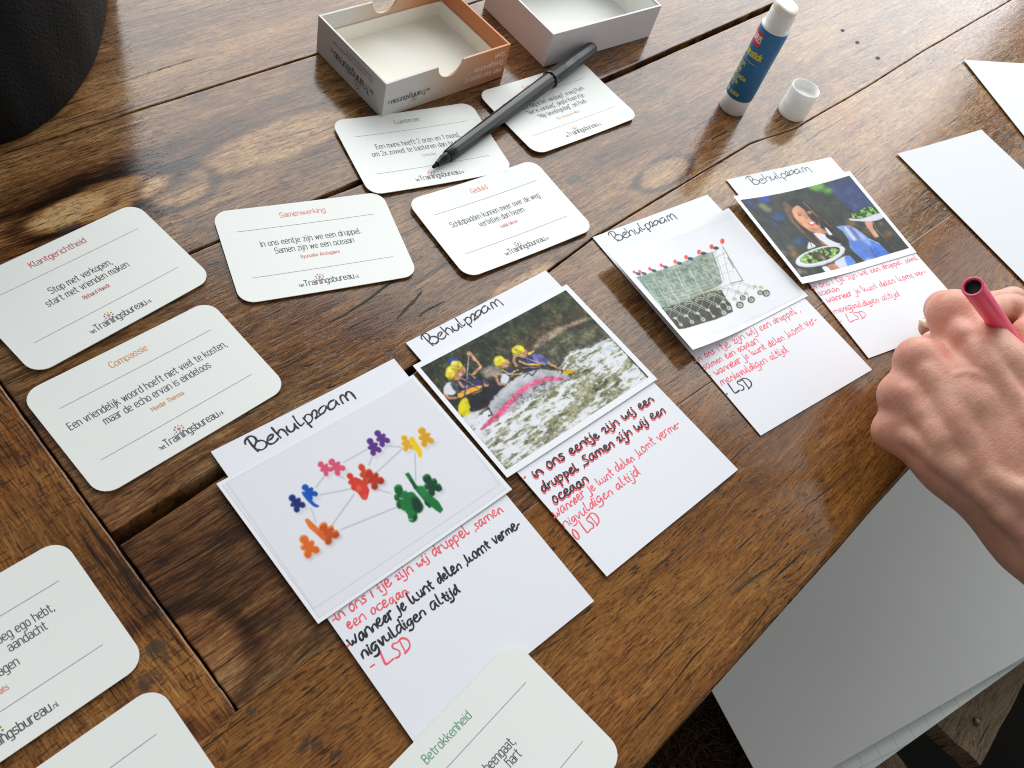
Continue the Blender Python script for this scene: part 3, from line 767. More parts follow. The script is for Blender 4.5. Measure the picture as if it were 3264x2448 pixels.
quote_card(F_EN, .0012, 'white quote card with three lines of text, lying under the black marker', 'Enthousiasme', 'orange',
           [('"Welke dag is het vandaag?, vroeg Poeh.', -.0006, .0065, 'c', .92), ('"Het is vandaag", piepte Knorretje.', -.0005, .0011, 'c', .92), ('"Mijn lievelingsdag!", zei Poeh', .0005, -.0043, 'c', .92)], ('Alan Alexander Milne', 'sand', 0, -.0098, 'c'), (.0009, .0006, 0))
def fr_right(ur, lr, up=0.5):
    a = at2(*ur, .001); b = at2(*lr, .001); v = (a-b)/np.linalg.norm(a-b); u = np.array([v[1], -v[0]])
    return Frame((a+b)/2-u*RULE/2, math.atan2(u[1], u[0]))
F_EGO = fr_right((189.4, 1854.3), (325.6, 2053.5))
e1 = F_EGO.loc(174.6, 1944.3, .001); e2 = F_EGO.loc(152.5, 2003.4, .001); e3 = F_EGO.loc(63, 2116.5, .001); e4 = F_EGO.loc(29.5, 2195, .001)
quote_card(F_EGO, .0010, 'white quote card cut off by the left edge, its text ending in ego hebt', None, 'red',
           [('genoeg ego hebt,', e1[0], e1[1], 'r', .95), ('aandacht', e2[0], e2[1], 'r', .95), ('vragen', e3[0], e3[1], 'r', .95)], ('Keats', 'coral', e4[0], e4[1], 'r'), (.0003, .0003, 0))
a_ = at2(516.5, 2222); b_ = at2(669, 2443.6); v_ = (a_-b_)/np.linalg.norm(a_-b_); u_ = np.array([v_[1], -v_[0]])
F_BL = Frame(at2(499, 2340, .001)-u_*RULE/2-v_*RD/2, math.atan2(u_[1], u_[0]))
quote_card(F_BL, .0011, 'white quote card at the bottom left showing only a bare ruled corner', None, 'red', [], None, (.0002, .0002, 0))
F_BE = fr_right((1675.6, 2181.4), (1850.7, 2362.4))
h1 = F_BE.loc(1642.8, 2367.5, .002); h2 = F_BE.loc(1662.4, 2406.8, .002)
quote_card(F_BE, .0022, 'white quote card titled Betrokkenheid in green, overlapping the game-piece sheet', 'Betrokkenheid', 'teal',
           [('heengaat,', h1[0], h1[1], 'r', 1.0), ('hart', h2[0], h2[1], 'r', 1.0)], None, (.0003, .0002, 0))
# ------------------------------------------------------------------ note cards with a glued picture and handwriting
def frame_of(corners, zs=(0, 0, 0, 0)):
    p = [at2(c[0], c[1], z) for c, z in zip(corners, zs)]
    d = (p[1]-p[0])+(p[2]-p[3])
    return Frame(sum(p)/4, math.atan2(d[1], d[0]))
NW, NH = .0966, .1487
def note(name_label, corners, zf):
    fr = frame_of(corners)
    root = empty('note_card', (fr.c[0], fr.c[1], 0), fr.a)
    tag(root, name_label, 'note card', 'handwritten note cards with a glued picture')
    sheet('backing_paper', outline(NW, NH, 0), zf, .00028, [M['note'], M['note']], root, rings=10)
    return root, fr
def photo(root, nfr, corners, zs, w, h_, zf):
    fr = frame_of(corners, zs)
    rel = np.array([(fr.c-nfr.c) @ nfr.u, (fr.c-nfr.c) @ nfr.v])
    o = sheet('glued_picture', outline(w, h_, 0), zf, .00022, [M['photo'], M['photo']], root, rings=12)
    o.location = (rel[0], rel[1], 0); o.rotation_euler = (0, 0, fr.a-nfr.a)
    return o, fr
BEH = [[(125,1100),(110,1060),(150,990),(220,955),(290,980),(325,1040),(300,1100),(285,1140)], [(165,1015),(230,1110),(345,1230)],
 [(300,1080),(360,1040),(430,1035),(490,1070),(505,1130),(450,1190),(390,1210),(345,1195)],
 [(545,1030),(600,990),(620,935),(590,925),(530,965),(500,1040),(530,1100),(600,1100),(670,1050),(700,1000)],
 [(585,810),(660,900),(745,990)], [(690,930),(710,860),(750,835),(810,860),(845,900),(870,940)],
 [(845,790),(860,850),(920,890),(970,870),(1000,800),(985,740)], [(985,740),(1005,790),(1060,825)], [(960,605),(1010,690),(1080,770),(1110,780),(1155,725)],
 [(1145,640),(1210,720),(1290,800)], [(1160,650),(1180,590),(1230,570),(1290,590),(1310,650),(1280,710),(1215,745)],
 [(1295,575),(1300,520),(1340,495),(1375,520),(1385,580),(1360,640),(1350,655),(1410,610),(1450,580)],
 [(1510,420),(1450,450),(1410,510),(1420,570),(1480,570),(1540,500),(1540,410),(1560,460),(1620,500)],
 [(1680,320),(1610,350),(1580,400),(1580,460),(1625,500),(1690,460),(1725,390),(1710,320),(1740,380),(1775,405)],
 [(1840,380),(1800,320),(1790,260),(1830,225),(1880,260),(1930,330)], [(1890,250),(1900,190),(1940,170),(1990,200),(2040,260),(2065,300)]]
NA = [(678,1441),(1265,1143),(1880,1926),(1317,2380)]
NB = [(1306.6,1091),(1745.8,860),(2340,1511),(1920,1849)]
NC = [(1894,756),(2259.7,618.7),(2773.6,1186),(2413.6,1397)]
FA = frame_of(NA)
b0 = FA.loc(*zc((345,1230), 760, 1220, 400)); b1 = FA.loc(*zc((2065,300), 760, 1220, 400))
bd = b1-b0; bL = np.linalg.norm(bd); bu = bd/bL; bv = np.array([-bu[1], bu[0]])
BEHU = [[((FA.loc(*zc(q, 760, 1220, 400))-b0) @ bu/bL, (FA.loc(*zc(q, 760, 1220, 400))-b0) @ bv/bL) for q in s] for s in BEH]
def heading(root, fr, zf, p0, p1, wt, seed, k=1.0):
    r = random.Random(seed); mb = MB()
    a = fr.loc(*p0); b = fr.loc(*p1); L = np.linalg.norm(b-a); u = (b-a)/L; v = np.array([-u[1], u[0]])
    for s in BEHU:
        j = (0, 0) if seed == 0 else (r.uniform(-.005, .005), r.uniform(-.007, .007))
        n_ = 0 if seed == 0 else .003
        ribbon(mb, chaikin([a+u*(q[0]+j[0]+r.uniform(-n_, n_))*L+v*(q[1]*k+j[1]+r.uniform(-n_, n_))*L for q in s]), wt*r.uniform(.82, 1.05), zf, h=.00005, press=.16)
    return mb.build('handwritten_heading', M['ink_black'], root)
def hand(root, fr, zf, lines, seed):
    """lines: (text, start px, end px, letter unit in m, weight, 'b'lack / 'p'ink / 'o'ver: black traced over pink)"""
    r = random.Random(seed); mbs = {'b': MB(), 'p': MB()}
    for text, p0, p1, hs, wt, k in lines:
        a = fr.loc(*p0); b = fr.loc(*p1)
        for kk in (('p', 'b') if k == 'o' else (k,)):
            rr = random.Random(seed*31+len(text))
            o = np.array([-.0007, -.0008]) if (k == 'o' and kk == 'p') else np.zeros(2)
            st, W = layout(text, HW, gap=.75, space=2.9, jit=.48, rng=rr, slant=rr.uniform(.0, .14))
            d = b-a; L = np.linalg.norm(d); u = d/L; v = np.array([-u[1], u[0]])
            for s in st:
                wv = wt*rr.uniform(.70, .94)
                ribbon(mbs[kk], [a+o+u*q[0]*L/W+v*(q[1]*hs*.88) for q in s], wv, zf, press=.20, h=.00005, lift=.00004 if kk == 'p' else .00009)
    if mbs['p'].v: mbs['p'].build('pink_handwriting', M['ink_pink'], root)
    if mbs['b'].v: mbs['b'].build('black_handwriting', M['ink_black'], root)

# --- first card: wooden game pieces
zA = lambda x, y: .0009+.0004*(x/.048)**2
rA, fA = note('note card with the picture of coloured game pieces, nearest the bottom of the photo', NA, zA)
heading(rA, fA, zA, zc((345,1230), 760, 1220, 400), zc((2065,300), 760, 1220, 400), .00098, 0)
hand(rA, fA, zA, [('-in ons 1 tje zijn wij druppel ,samen', (1064,1990), (1601,1634), .00062, .00078, 'p'), ('een oceaan.', (1110,2010), (1306,1892), .00060, .00078, 'p'),
  ('.', (1108,2068), (1114,2064), .0007, .0010, 'p'), ('wanneer je kunt delen ,komt verme-', (1119,2066), (1657,1681), .00064, .00098, 'b'),
  ('nigvuldigen altijd', (1158,2102), (1464,1889), .00064, .00098, 'b'), ('- LSD', (1186,2146), (1316,2072), .00100, .00092, 'p')], 4)
zpA = lambda x, y: .0016+.0006*(x/.052)**2
PA, fpA = photo(rA, fA, [(698,1543),(1322,1195),(1623,1568),(1007,1994.5)], (.001,)*4, .1045, .0745, zpA)
cv = Canvas(660, 460, fpA, -.0505, -.0355, .0505, .0355, lambda q: zc(q, 880, 1340, 580, 2005))
cv.c[:] = np.array([238, 239, 245])/255.0
line0 = [(698+26,1543+2), (1322,1195+14), (1588,1551), (1000,1945)]
pl = lambda p: ((p[0]-880)/580*2005, (p[1]-1340)/580*2005)
cv.line([pl(p) for p in line0+[line0[0]]], 1.0, (165,168,178), .8)
for a, b in (((995,340),(735,485)),((1205,302),(1370,316)),((1390,328),(1108,585)),((1050,425),(1017,517)),((1522,385),(1530,680)),((528,640),(435,758)),((680,623),(755,660)),((485,838),(820,772)),
             ((385,985),(437,1138)),((855,833),(620,1163)),((1098,772),(1258,822)),((712,1220),(1326,970))):
    cv.line([a, b], 1.7, (150,152,170), .85)
    cv.line([(a[0]+6, a[1]+8), (b[0]+6, b[1]+8)], 2.0, (205,207,218), .6)
def piece(hd, ft, face, edge, wide=1.0, e=(-10, -12), shade=None, cast=True):
    """a flat wooden figure: round head, stubby arms, two legs, with its lighter cut edge"""
    hd = np.array(hd, float); ft = np.array(ft, float); u = (ft-hd); L = np.linalg.norm(u); u /= L; w = np.array([u[1], -u[0]])*wide
    P = lambda a, b: tuple(hd+u*a*L+w*b*L)
    body = [P(.12,-.16), P(.30,-.20), P(.40,-.55), P(.62,-.52), P(.66,-.26), P(1.0,-.62), P(1.30,-.50), P(1.28,-.16), P(.98,0), P(1.28,.16), P(1.30,.50), P(1.0,.62), P(.66,.26), P(.62,.52), P(.40,.55), P(.30,.20), P(.12,.16)]
    head = [P(.27*math.cos(t), .33*math.sin(t)) for t in np.linspace(0, 6.283, 14)[:-1]]
    if cast: cv.poly([tuple(np.array(q)+np.array((26, 22))) for q in body[5:12]], (196,198,208), 5, .8)
    for k in (1.0, .66, .33):
        cv.poly([(q[0]+e[0]*k, q[1]+e[1]*k) for q in body], edge); cv.poly([(q[0]+e[0]*k, q[1]+e[1]*k) for q in head], edge)
    cv.poly(body, face); cv.poly(head, face)
    if shade: cv.poly(body[5:12], shade, 5, .6)
PU, PU2 = (92,48,140), (120,80,170)
piece((1118,168),(1190,262), PU, PU2, .9, (-7,-6)); piece((1035,255),(1095,360), PU, PU2, .9, (-7,-6))
piece((1603,145),(1660,262), (224,166,40), (250,205,40), .95, (-12,-8)); piece((1410,222),(1450,322), (232,176,40), (252,210,50), .9, (-9,-8))
cv.poly([(1470,220),(1510,225),(1560,290),(1600,350),(1600,430),(1570,435),(1540,370),(1500,330)], (253,208,20)); cv.ell((1490,240), 32, 34, (250,205,40))
piece((493,508),(570,582), (225,85,120), (240,130,150), .95, (-5,-6)); piece((614,482),(700,570), (225,85,120), (240,130,150), .95, (-5,-6))
piece((945,545),(1010,680), (205,70,40), (235,105,70), .7, (-8,-10)); piece((1018,608),(1110,712), (190,55,32), (232,95,62), 1.0, (-6,-14), (120,35,25))
piece((815,638),(880,740), (222,60,42), (235,90,66), .85, (-8,-8)); cv.poly([(850,690),(900,650),(960,690),(1030,780),(1000,890),(950,895),(900,820),(850,780)], (224,62,44)); cv.ell((975,862), 32, 36, (230,75,60)); cv.poly([(880,740),(930,735),(940,790),(890,800)], (238,100,78), 2)
piece((182,880),(258,975), (24,44,112), (40,90,190), 1.0, (-6,-9)); piece((325,762),(400,850), (12,80,180), (30,115,215), .95, (-8,-6))
cv.poly([(275,815),(310,800),(370,870),(430,940),(475,955),(465,980),(420,975),(350,915)], (10,90,200))
piece((520,1205),(610,1310), (205,85,30), (242,140,60), 1.15, (-4,-24), (160,60,25))
cv.poly([(315,1115),(350,1098),(440,1180),(500,1240),(555,1320),(525,1350),(440,1270),(360,1200)], (240,120,55), 0, 1, False); cv.poly([(440,1230),(500,1240),(555,1320),(525,1350),(450,1280)], (225,105,45))
piece((312,1335),(390,1465), (232,112,42), (248,160,95), 1.0, (-12,-14), (205,85,30))
piece((1660,672),(1740,790), (14,66,40), (28,125,62), 1.0, (-12,-22))
cv.poly([(1412,608),(1455,594),(1540,730),(1640,800),(1780,910),(1832,1000),(1800,1040),(1740,1000),(1620,900),(1530,790)], (20,118,56), 0, 1, False)
cv.poly([(1460,660),(1495,680),(1540,760),(1520,790)], (16,70,40)); cv.poly([(1620,890),(1700,960),(1690,990),(1630,940)], (12,60,38)); cv.poly([(1560,740),(1620,740),(1680,830),(1640,870),(1570,820)], (26,132,66), 2)
piece((1345,790),(1400,930), (18,88,46), (30,140,70), .95, (-6,-26))
cv.poly([(1350,840),(1400,820),(1500,800),(1560,870),(1620,970),(1590,1030),(1545,1040),(1550,1090),(1510,1145),(1455,1130),(1440,1040),(1370,1000)], (22,120,58))
cv.poly([(1480,860),(1560,870),(1620,970),(1590,1030),(1545,1040),(1500,1000)], (10,58,34), 3); cv.poly([(1500,1060),(1550,1060),(1545,1110),(1510,1140)], (12,64,38), 2)
for x, y in ((1370,880),(1395,1014),(1472,1108)): cv.line([(x-18, y-3), (x+18, y+3)], 3.0, (205,235,210), .8)
cv.grain(65, .10, 1)
cv.build('printed_image', zpA, PA)

# --- second card: white-water rafting
zB = lambda x, y: .0009+.0004*(x/.048)**2
rB, fB = note('note card with the rafting picture, between the game-piece card and the trolley card', NB, zB)
heading(rB, fB, zB, (1378,1104), (1602,975.4), .00086, 11)
hand(rB, fB, zB, [('*', (1674,1537), (1680,1533), .0008, .0012, 'p'), ('in ons eentje zijn wij een', (1706,1526), (2083,1281), .00066, .00096, 'o'), ('druppel ,Samen zijn wij een', (1731,1574), (2118,1316), .00066, .00094, 'o'),
  ('oceaan', (1766,1608), (1876,1537), .00070, .00096, 'o'), ('.wanneer je kunt delen ,komt verme-', (1766,1657), (2166,1361), .00062, .00074, 'p'), ('nigvuldigen altijd', (1799,1688), (2039,1514), .00064, .00076, 'p'), ('o LSD', (1836,1724), (1916,1667), .00098, .00084, 'p')], 8)
zpB = lambda x, y: .0016+.0005*(x/.052)**2
PB, fpB = photo(rB, fB, [(1325,1172),(1810,905),(2087.6,1218),(1604,1524)], (.001,)*4, .1055, .0730, zpB)
cs = [fpB.loc(*q) for q in ((1343.5,1174.6),(1809.7,928.7),(2056.6,1216.4),(1601.7,1505))]
X0, X1, Y0, Y1 = (cs[0][0]+cs[3][0])/2, (cs[1][0]+cs[2][0])/2, (cs[2][1]+cs[3][1])/2, (cs[0][1]+cs[1][1])/2
W_, H_ = 680, 450
cv = Canvas(W_, H_, fpB, X0, Y0, X1, Y1, lambda q: zc(q, 1330, 900, 750, 2007))
n1 = vnoise(W_, H_, 60, 1); n2 = vnoise(W_, H_, 22, 2); n3 = vnoise(W_, H_, 9, 3)
base = np.array([44, 48, 34])/255.0
cv.c[:] = base; cv.put(np.clip((n1-.48)*5, 0, 1), (70,84,42), .6); cv.put(np.clip((n2-.55)*5, 0, 1), (98,78,58), .5); cv.put(np.clip((n3-.58)*6, 0, 1), (88,104,60), .45); cv.put(np.clip((.42-n2)*6, 0, 1), (26,30,24), .6)
cv.poly([(560,560),(760,560),(900,470),(1180,300),(1420,240),(1440,300),(1180,390),(1000,520),(900,600)], (104,76,58), 12, .55)
cv.poly([(960,590),(1040,480),(1200,400),(1450,310),(1470,335),(1250,420),(1120,520),(1000,590)], (176,152,134), 4, .9)
cv.put(cv.mask([(960,590),(1040,480),(1200,400),(1450,310),(1470,335),(1250,420),(1120,520),(1000,590)])*np.clip((n3-.5)*6, 0, 1), (110,90,76), .7)
cv.poly([(940,640),(1020,585),(1130,520),(1470,335),(1660,500),(1450,580),(1290,610),(1200,740)], (76,76,58), 5)
cv.put(cv.mask([(940,640),(1130,520),(1470,335),(1660,500),(1450,580),(1290,610),(1200,740)], 5)*np.clip((vnoise(W_, H_, 20, 12, 4, 2.0, .5)-.52)*6, 0, 1), (112,112,92), .6)
cv.poly([(510,790),(640,715),(730,730),(720,800),(600,840)], (158,148,142), 6, .9)
wat = cv.mask([(370,1170),(480,1090),(640,1080),(900,900),(1200,745),(1290,615),(1450,575),(1640,495),(1960,850),(730,1640)], 2)
cv.put(wat, (150,150,116))
f1 = vnoise(W_, H_, 95, 21, 4, 1.7, .6); f2 = vnoise(W_, H_, 26, 22, 4, 1.7, .6); f3 = vnoise(W_, H_, 6, 23, 3)
r1 = 1-np.abs(2*vnoise(W_, H_, 34, 24, 5, 2.4, .50)-1)*1.6; r2 = 1-np.abs(2*vnoise(W_, H_, 15, 25, 4, 2.0, .6)-1)*1.5
cv.put(wat*np.clip((.52-f2)*6, 0, 1), (98,100,66), .75); cv.put(wat*np.clip((f2-.56)*6, 0, 1), (176,174,138), .6)
cv.put(wat*np.clip((r1*.55+f1*.9-.92)*5, 0, 1), (206,212,220), .85)
cv.put(wat*np.clip((r1*.5+r2*.5+f1*1.1-1.19)*5, 0, 1), (242,244,250), .95)
cv.put(wat*np.clip((r2-.86)*9, 0, 1)*np.clip((f1-.36)*6, 0, 1), (236,240,246), .8)
cv.put(wat*np.clip((f3-.60)*8, 0, 1)*np.clip((.56-f1)*6, 0, 1), (74,78,54), .7)
crest = cv.mask([(1200,745),(1290,610),(1450,575),(1640,495),(1720,590),(1500,700),(1250,860),(1000,1000),(860,1060),(840,980)], 12)
cv.put(crest*np.clip((f2*.4+f3*.4+r2*.25-.52)*7, 0, 1), (242,245,251), .95); cv.put(crest*np.clip((f2-.54)*6, 0, 1), (178,188,198), .55)
foam = cv.mask([(370,1170),(500,1090),(640,1110),(700,1200),(560,1290),(640,1420),(520,1350)], 10)
cv.put(foam*np.clip((f2*.5+f3*.5-.36)*7, 0, 1), (232,234,244), .95)
SK = (205,150,118)
cv.poly([(330,850),(430,800),(560,830),(720,890),(745,930),(600,1070),(450,1140),(400,1000),(330,960)], (36,36,52), 1)
cv.poly([(215,950),(240,880),(300,865),(335,960),(300,985),(230,975)], (225,226,232), 1); cv.poly([(270,868),(340,875),(360,960),(330,975)], (80,86,96), 1)
cv.line([(225,975),(265,1005),(335,1005)], 9.5, SK); cv.poly([(340,820),(440,800),(540,850),(560,930),(430,960),(360,930)], (48,50,92), 1)
cv.poly([(330,965),(540,888),(556,915),(345,1015)], (228,166,48)); cv.line([(460,975),(550,935)], 4, (228,166,48)); cv.line([(345,830),(400,850),(470,890)], 5, (230,180,40)); cv.line([(440,800),(490,830)], 5, (230,180,40))
cv.line([(440,620),(540,735),(470,805)], 10, SK); cv.line([(355,870),(385,912),(425,905)], 9.5, SK); cv.ell((440,625), 24, 18, SK)
cv.ell((330,815), 34, 40, (190,130,100), 1); cv.ell((280,790), 42, 56, (226,206,40), 1); cv.ell((302,690), 46, 30, (40,70,150), 1); cv.ell((368,775), 44, 50, SK, 1); cv.poly([(350,790),(385,800),(365,815)], (250,240,235)); cv.line([(345,760),(392,768)], 2, (70,45,40)); cv.ell((328,728), 52, 44, (238,222,50), 1); cv.ell((315,712), 9, 7, (60,60,40)); cv.ell((352,742), 6, 6, (60,60,40)); cv.ell((315,705), 26, 14, (250,244,150), 2, .7)
cv.line([(440,625),(416,860),(400,1000)], 3.4, (196,198,204)); cv.line([(414,850),(400,1000)], 3.6, (60,70,120)); cv.poly([(405,990),(447,1040),(440,1150),(400,1162),(340,1150),(345,1055)], (238,222,20), 1)
cv.ell((580,888), 24, 20, SK); cv.poly([(545,835),(600,850),(600,890),(560,880)], (60,50,60), 1)
cv.poly([(590,1085),(640,1000),(760,880),(900,790),(1050,752),(1180,775),(1310,830),(1230,862),(1000,960),(850,1080),(640,1200)], (188,189,196), 1)
cv.poly([(640,1120),(780,960),(900,880),(1060,820),(1000,860),(860,980),(700,1140)], (150,152,160), 6, .7); cv.poly([(700,960),(850,830),(1020,775),(1000,800),(860,860),(740,960)], (220,221,226), 5, .8)
cv.poly([(520,1275),(640,1150),(760,1030),(900,890),(1090,812),(1250,830),(1230,855),(1080,855),(920,930),(800,1060),(670,1195),(540,1285)], (226,92,136), 1)
cv.put(cv.mask([(520,1275),(640,1150),(760,1030),(900,890),(1090,812),(1250,830),(1230,855),(920,930),(670,1195)])*np.clip((f3-.55)*8, 0, 1), (244,180,200), .7)
cv.put(cv.mask([(860,960),(1060,860),(1240,850),(1160,930),(960,1060),(800,1090)], 5)*np.clip((f3*.6+f2*.4-.50)*9, 0, 1), (60,62,60), .65)
cv.line([(900,825),(940,790),(975,815),(1010,765)], 4, (40,40,46)); cv.line([(540,1140),(600,1085),(630,1140),(600,1160)], 4, (44,44,52))
cv.poly([(700,880),(715,800),(790,790),(770,870),(740,890)], (222,224,232), 1); cv.poly([(715,770),(800,740),(885,765),(900,795),(800,835)], (46,50,96), 1); cv.line([(725,765),(790,800),(850,760)], 6, (232,184,40)); cv.line([(800,815),(890,785)], 4, (232,184,40))
cv.ell((742,708), 40, 38, SK, 1); cv.poly([(735,722),(772,722),(750,738)], (246,236,230)); cv.ell((694,690), 48, 48, (240,224,44), 1); cv.ell((690,680), 7, 7, (60,60,40)); cv.line([(660,795),(688,882),(735,885)], 9.5, SK); cv.ell((662,798), 20, 24, SK); cv.line([(675,800),(890,798)], 2.6, (205,206,212))
cv.poly([(860,670),(940,600),(1010,600),(1050,740),(920,785),(880,740)], (44,46,92), 1); cv.line([(870,690),(930,715),(1040,715)], 8, (230,172,44)); cv.line([(945,625),(985,605)], 9, (232,196,50)); cv.line([(890,745),(1040,735)], 3, (230,172,44))
cv.poly([(970,640),(1000,612),(1050,635),(1118,685),(1100,725),(990,690)], (112,108,178), 1); cv.line([(1115,705),(1180,742),(1235,770)], 11, SK); cv.line([(826,628),(818,680),(838,725)], 11, SK); cv.ell((828,632), 22, 22, SK)
cv.ell((893,622), 38, 36, (200,142,110), 1); cv.ell((853,595), 54, 44, (240,224,44), 1); cv.ell((838,588), 7, 7, (60,60,40)); cv.line([(850,640),(1090,722)], 3.2, (205,206,212)); cv.line([(1090,722),(1300,800)], 3.6, (36,38,40)); cv.poly([(1225,790),(1250,765),(1335,762),(1330,782),(1270,806)], (236,190,30), 1)
for x, y, rx, ry in ((328,728,52,44),(694,690,48,48),(853,595,54,44),(280,790,42,56)):
    cv.ell((x+rx*.35, y+ry*.45), rx*.6, ry*.45, (176,150,20), 4, .6); cv.ell((x-rx*.25, y-ry*.35), rx*.35, ry*.25, (254,250,190), 3, .8)
    cv.line([(x-rx*.7, y+ry*.7), (x+rx*.3, y+ry*.95), (x+rx*.95, y+ry*.4)], 2.2, (60,50,30), .7)
for x, y in ((368,775),(742,708),(893,622)):
    cv.ell((x-16, y-4), 8, 4, (70,46,40), 1, .9); cv.ell((x+14, y+4), 8, 4, (70,46,40), 1, .9); cv.ell((x+22, y+18), 22, 26, (150,96,74), 4, .5); cv.ell((x-12, y+10), 12, 12, (236,188,156), 3, .6)
cv.poly([(420,980),(560,930),(720,905),(640,1010),(470,1120)], (22,22,32), 6, .7); cv.line([(440,850),(470,900),(520,930)], 2, (20,20,36)); cv.line([(520,860),(600,880)], 3, (70,72,110), .7)
cv.light(71, 26, .35); cv.warp(75, 3.2, 9); cv.light(72, 9, .30); cv.grain(77, .22, 1)
cv.build('printed_image', zpB, PB)

# --- third card: a row of shopping trolleys; the picture curls up along its left edge
zC = lambda x, y: .0008
rC, fC = note('note card with the picture of nested shopping trolleys, its left edge curling up', NC, zC)
heading(rC, fC, zC, (1968,772), (2157,701), .00078, 12)
hand(rC, fC, zC, [('.in ons 1\'tje zijn wij een druppel ,', (2217,1159), (2550,995), .00062, .00072, 'p'), ('samen een oceaan', (2245,1182), (2417,1094), .00062, .00072, 'p'), ('* wanneer je kunt delen ,komt ver-', (2267,1206), (2605,1028), .00062, .00072, 'p'),
  ('menigvuldigen altijd', (2301,1231), (2511,1124), .00062, .00072, 'p'), ('* LSD', (2318,1266), (2402,1233), .00092, .00090, 'b')], 15)
zsC = (.0085, .0035, .0015, .0085)
zpC = lambda x, y: .0013+.0085*max(0.0, (-x+.004)/.0565)**1.8+.0030*max(0.0, (x-.02)/.0325)**2*max(0.0, y/.037)
PC, fpC = photo(rC, fC, [(1919,804),(2337,656.6),(2586,940),(2191,1141)], zsC, .1050, .0745, zpC)
fl = fpC.loc; fpC.loc = lambda x, y, z=0.003: fl(x, y, z)
cv = Canvas(660, 460, fpC, -.0500, -.0350, .0505, .0350, lambda q: zc(q, 1980, 730, 500))
cv.c[:] = np.array([239, 241, 246])/255.0
P4 = [(1966,822),(2340,690),(2560,935),(2190,1105)]
pl = lambda p: ((p[0]-1980)/500*2212, (p[1]-730)/500*2212)
cv.line([pl(p) for p in P4+[P4[0]]], .9, (190,194,202), .7)
bask = [(165,770),(560,590),(900,440),(1180,320),(1310,300),(1400,560),(1440,740),(1150,900),(980,1010),(520,1200),(380,1020)]
n4 = vnoise(660, 460, 12, 41); n5 = vnoise(660, 460, 50, 42)
cv.poly([(500,1180),(700,1060),(1000,950),(1300,850),(1430,830),(1500,960),(1560,1030),(1590,1140),(1340,1270),(1180,1330),(840,1480),(750,1505)], (70,72,62), 1, 1, False)
bm = cv.mask(bask, 1); cv.put(bm, (148,162,148)); cv.put(bm*np.clip((n5-.40)*4, 0, 1), (128,150,138), .6); cv.put(bm*np.clip((n4-.52)*7, 0, 1), (190,200,188), .55); cv.put(bm*np.clip((.45-n4)*7, 0, 1), (104,116,104), .5)
cv.poly([(170,775),(400,680),(540,980),(640,1160),(520,1200),(390,1040)], (112,142,128), 8, .55); cv.poly([(1000,840),(1420,720),(1400,900),(980,1020)], (140,138,116), 8, .5)
tops = [(235,700), (385,640), (560,565), (740,500), (915,430), (1090,360), (1265,300)]
bots = [(520,1190), (650,1165), (800,1100), (985,1040), (1190,945), (1400,880), (1480,770)]
for i in range(7):
    a, b = np.array(tops[i], float), np.array(bots[i], float)
    cv.line([a, a+(b-a)*.45+np.array((-4, 14)), b], 2.2, (206,220,210)); cv.line([a+np.array((40, -18)), a+np.array((40, -18))+(b-a)*.5, b+np.array((-20, -40))], 1.4, (196,210,198), .8)
    if i < 6:
        c, d = np.array(tops[i+1], float), np.array(bots[i+1], float)
        for k in range(9):
            s = (k+.5)/9
            for t0, t1 in ((.06, .17), (.22, .34), (.40, .50)):
                cv.line([a+(c-a)*s+(b-a)*t0*.9+np.array((18*s, 26)), a+(c-a)*s+(b-a)*t1*.9+np.array((18*s, 26))], 1.3, (88,92,76) if t0 < .1 else (104,120,108), .75)
for t in (.02, .30, .42, .62, .70, .78, .86):
    cv.line([np.array(tops[i])+(np.array(bots[i])-np.array(tops[i]))*t+np.array((0, 10)) for i in range(7)], 1.5, (204,214,196), .85)
for a, b, w in (((1450,230),(1730,700),5),((1560,740),(1735,700),4.5),((1440,250),(1560,750),1.6),((1340,300),(1470,700),1.6),((1410,240),(1300,320),2),((1480,310),(1200,460),2),((1300,560),(1520,460),1.2),((1330,640),(1600,560),1.2),((1290,300),(1440,720),1.6),((1150,900),(1560,750),2),((1520,380),(1600,520),6)):
    cv.line([a, b], w, (150,148,128), .9)
for k in range(6): cv.line([(1360+k*45, 300+k*20), (1470+k*40, 720-k*6)], 1.1, (188,196,192), .7)
for i, (x, y) in enumerate(((540,1240),(705,1165),(870,1090),(1040,1015),(1215,945),(1400,860),(1570,770))):
    f = (206,222,212) if i < 2 else ((226,228,212) if i < 5 else (156,156,136))
    cv.line([(x, y), (x+45, y-48), (x+130, y-55), (x+320, y+25), (x+315, y+60)], 2.4, f); cv.line([(x+8, y+22), (x+60, y-22), (x+125, y-28), (x+300, y+45)], 1.8, f)
    cv.line([(x+130, y-50), (x+90, y+70)], 1.6, f, .8); cv.line([(x+250, y), (x+180, y+110)], 1.6, f, .8)
for x, y, r in ((790,1420,44),(965,1350,52),(1140,1290,52),(1300,1225,34),(1455,1160,52),(1530,1090,50),(1690,1045,52),(1850,970,50),(1730,945,40),(2060,880,52),(1975,870,38)):
    cv.ell((x, y), r*1.05, r*.95, (84,86,74), 1); cv.ell((x+3, y+2), r*.66, r*.60, (206,208,202), 1); cv.ell((x, y), r*.36, r*.36, (140,142,132), 1); cv.line([(x-60, y-80), (x-10, y-8)], 3.4, (200,202,190)); cv.ell((x-75, y-85), 34, 22, (196,196,172), 1)
for i, (x, y) in enumerate(((1440,150),(1290,225),(1115,300),(930,375),(770,447),(562,522),(385,600),(230,668),(140,690))):
    s = 1.0-.035*i
    if i: cv.ell((x+62, y+20), 40, 24, (66,72,92), 1)
    if i > 2: cv.line([(x+20, y), (x+70, y+10)], 5, (80,92,150))
    cv.ell((x, y), 30*s, 36*s, (240,92,66), 1); cv.line([(x+4, y+34), (x+24, y+120)], 1.3, (150,160,160), .8)
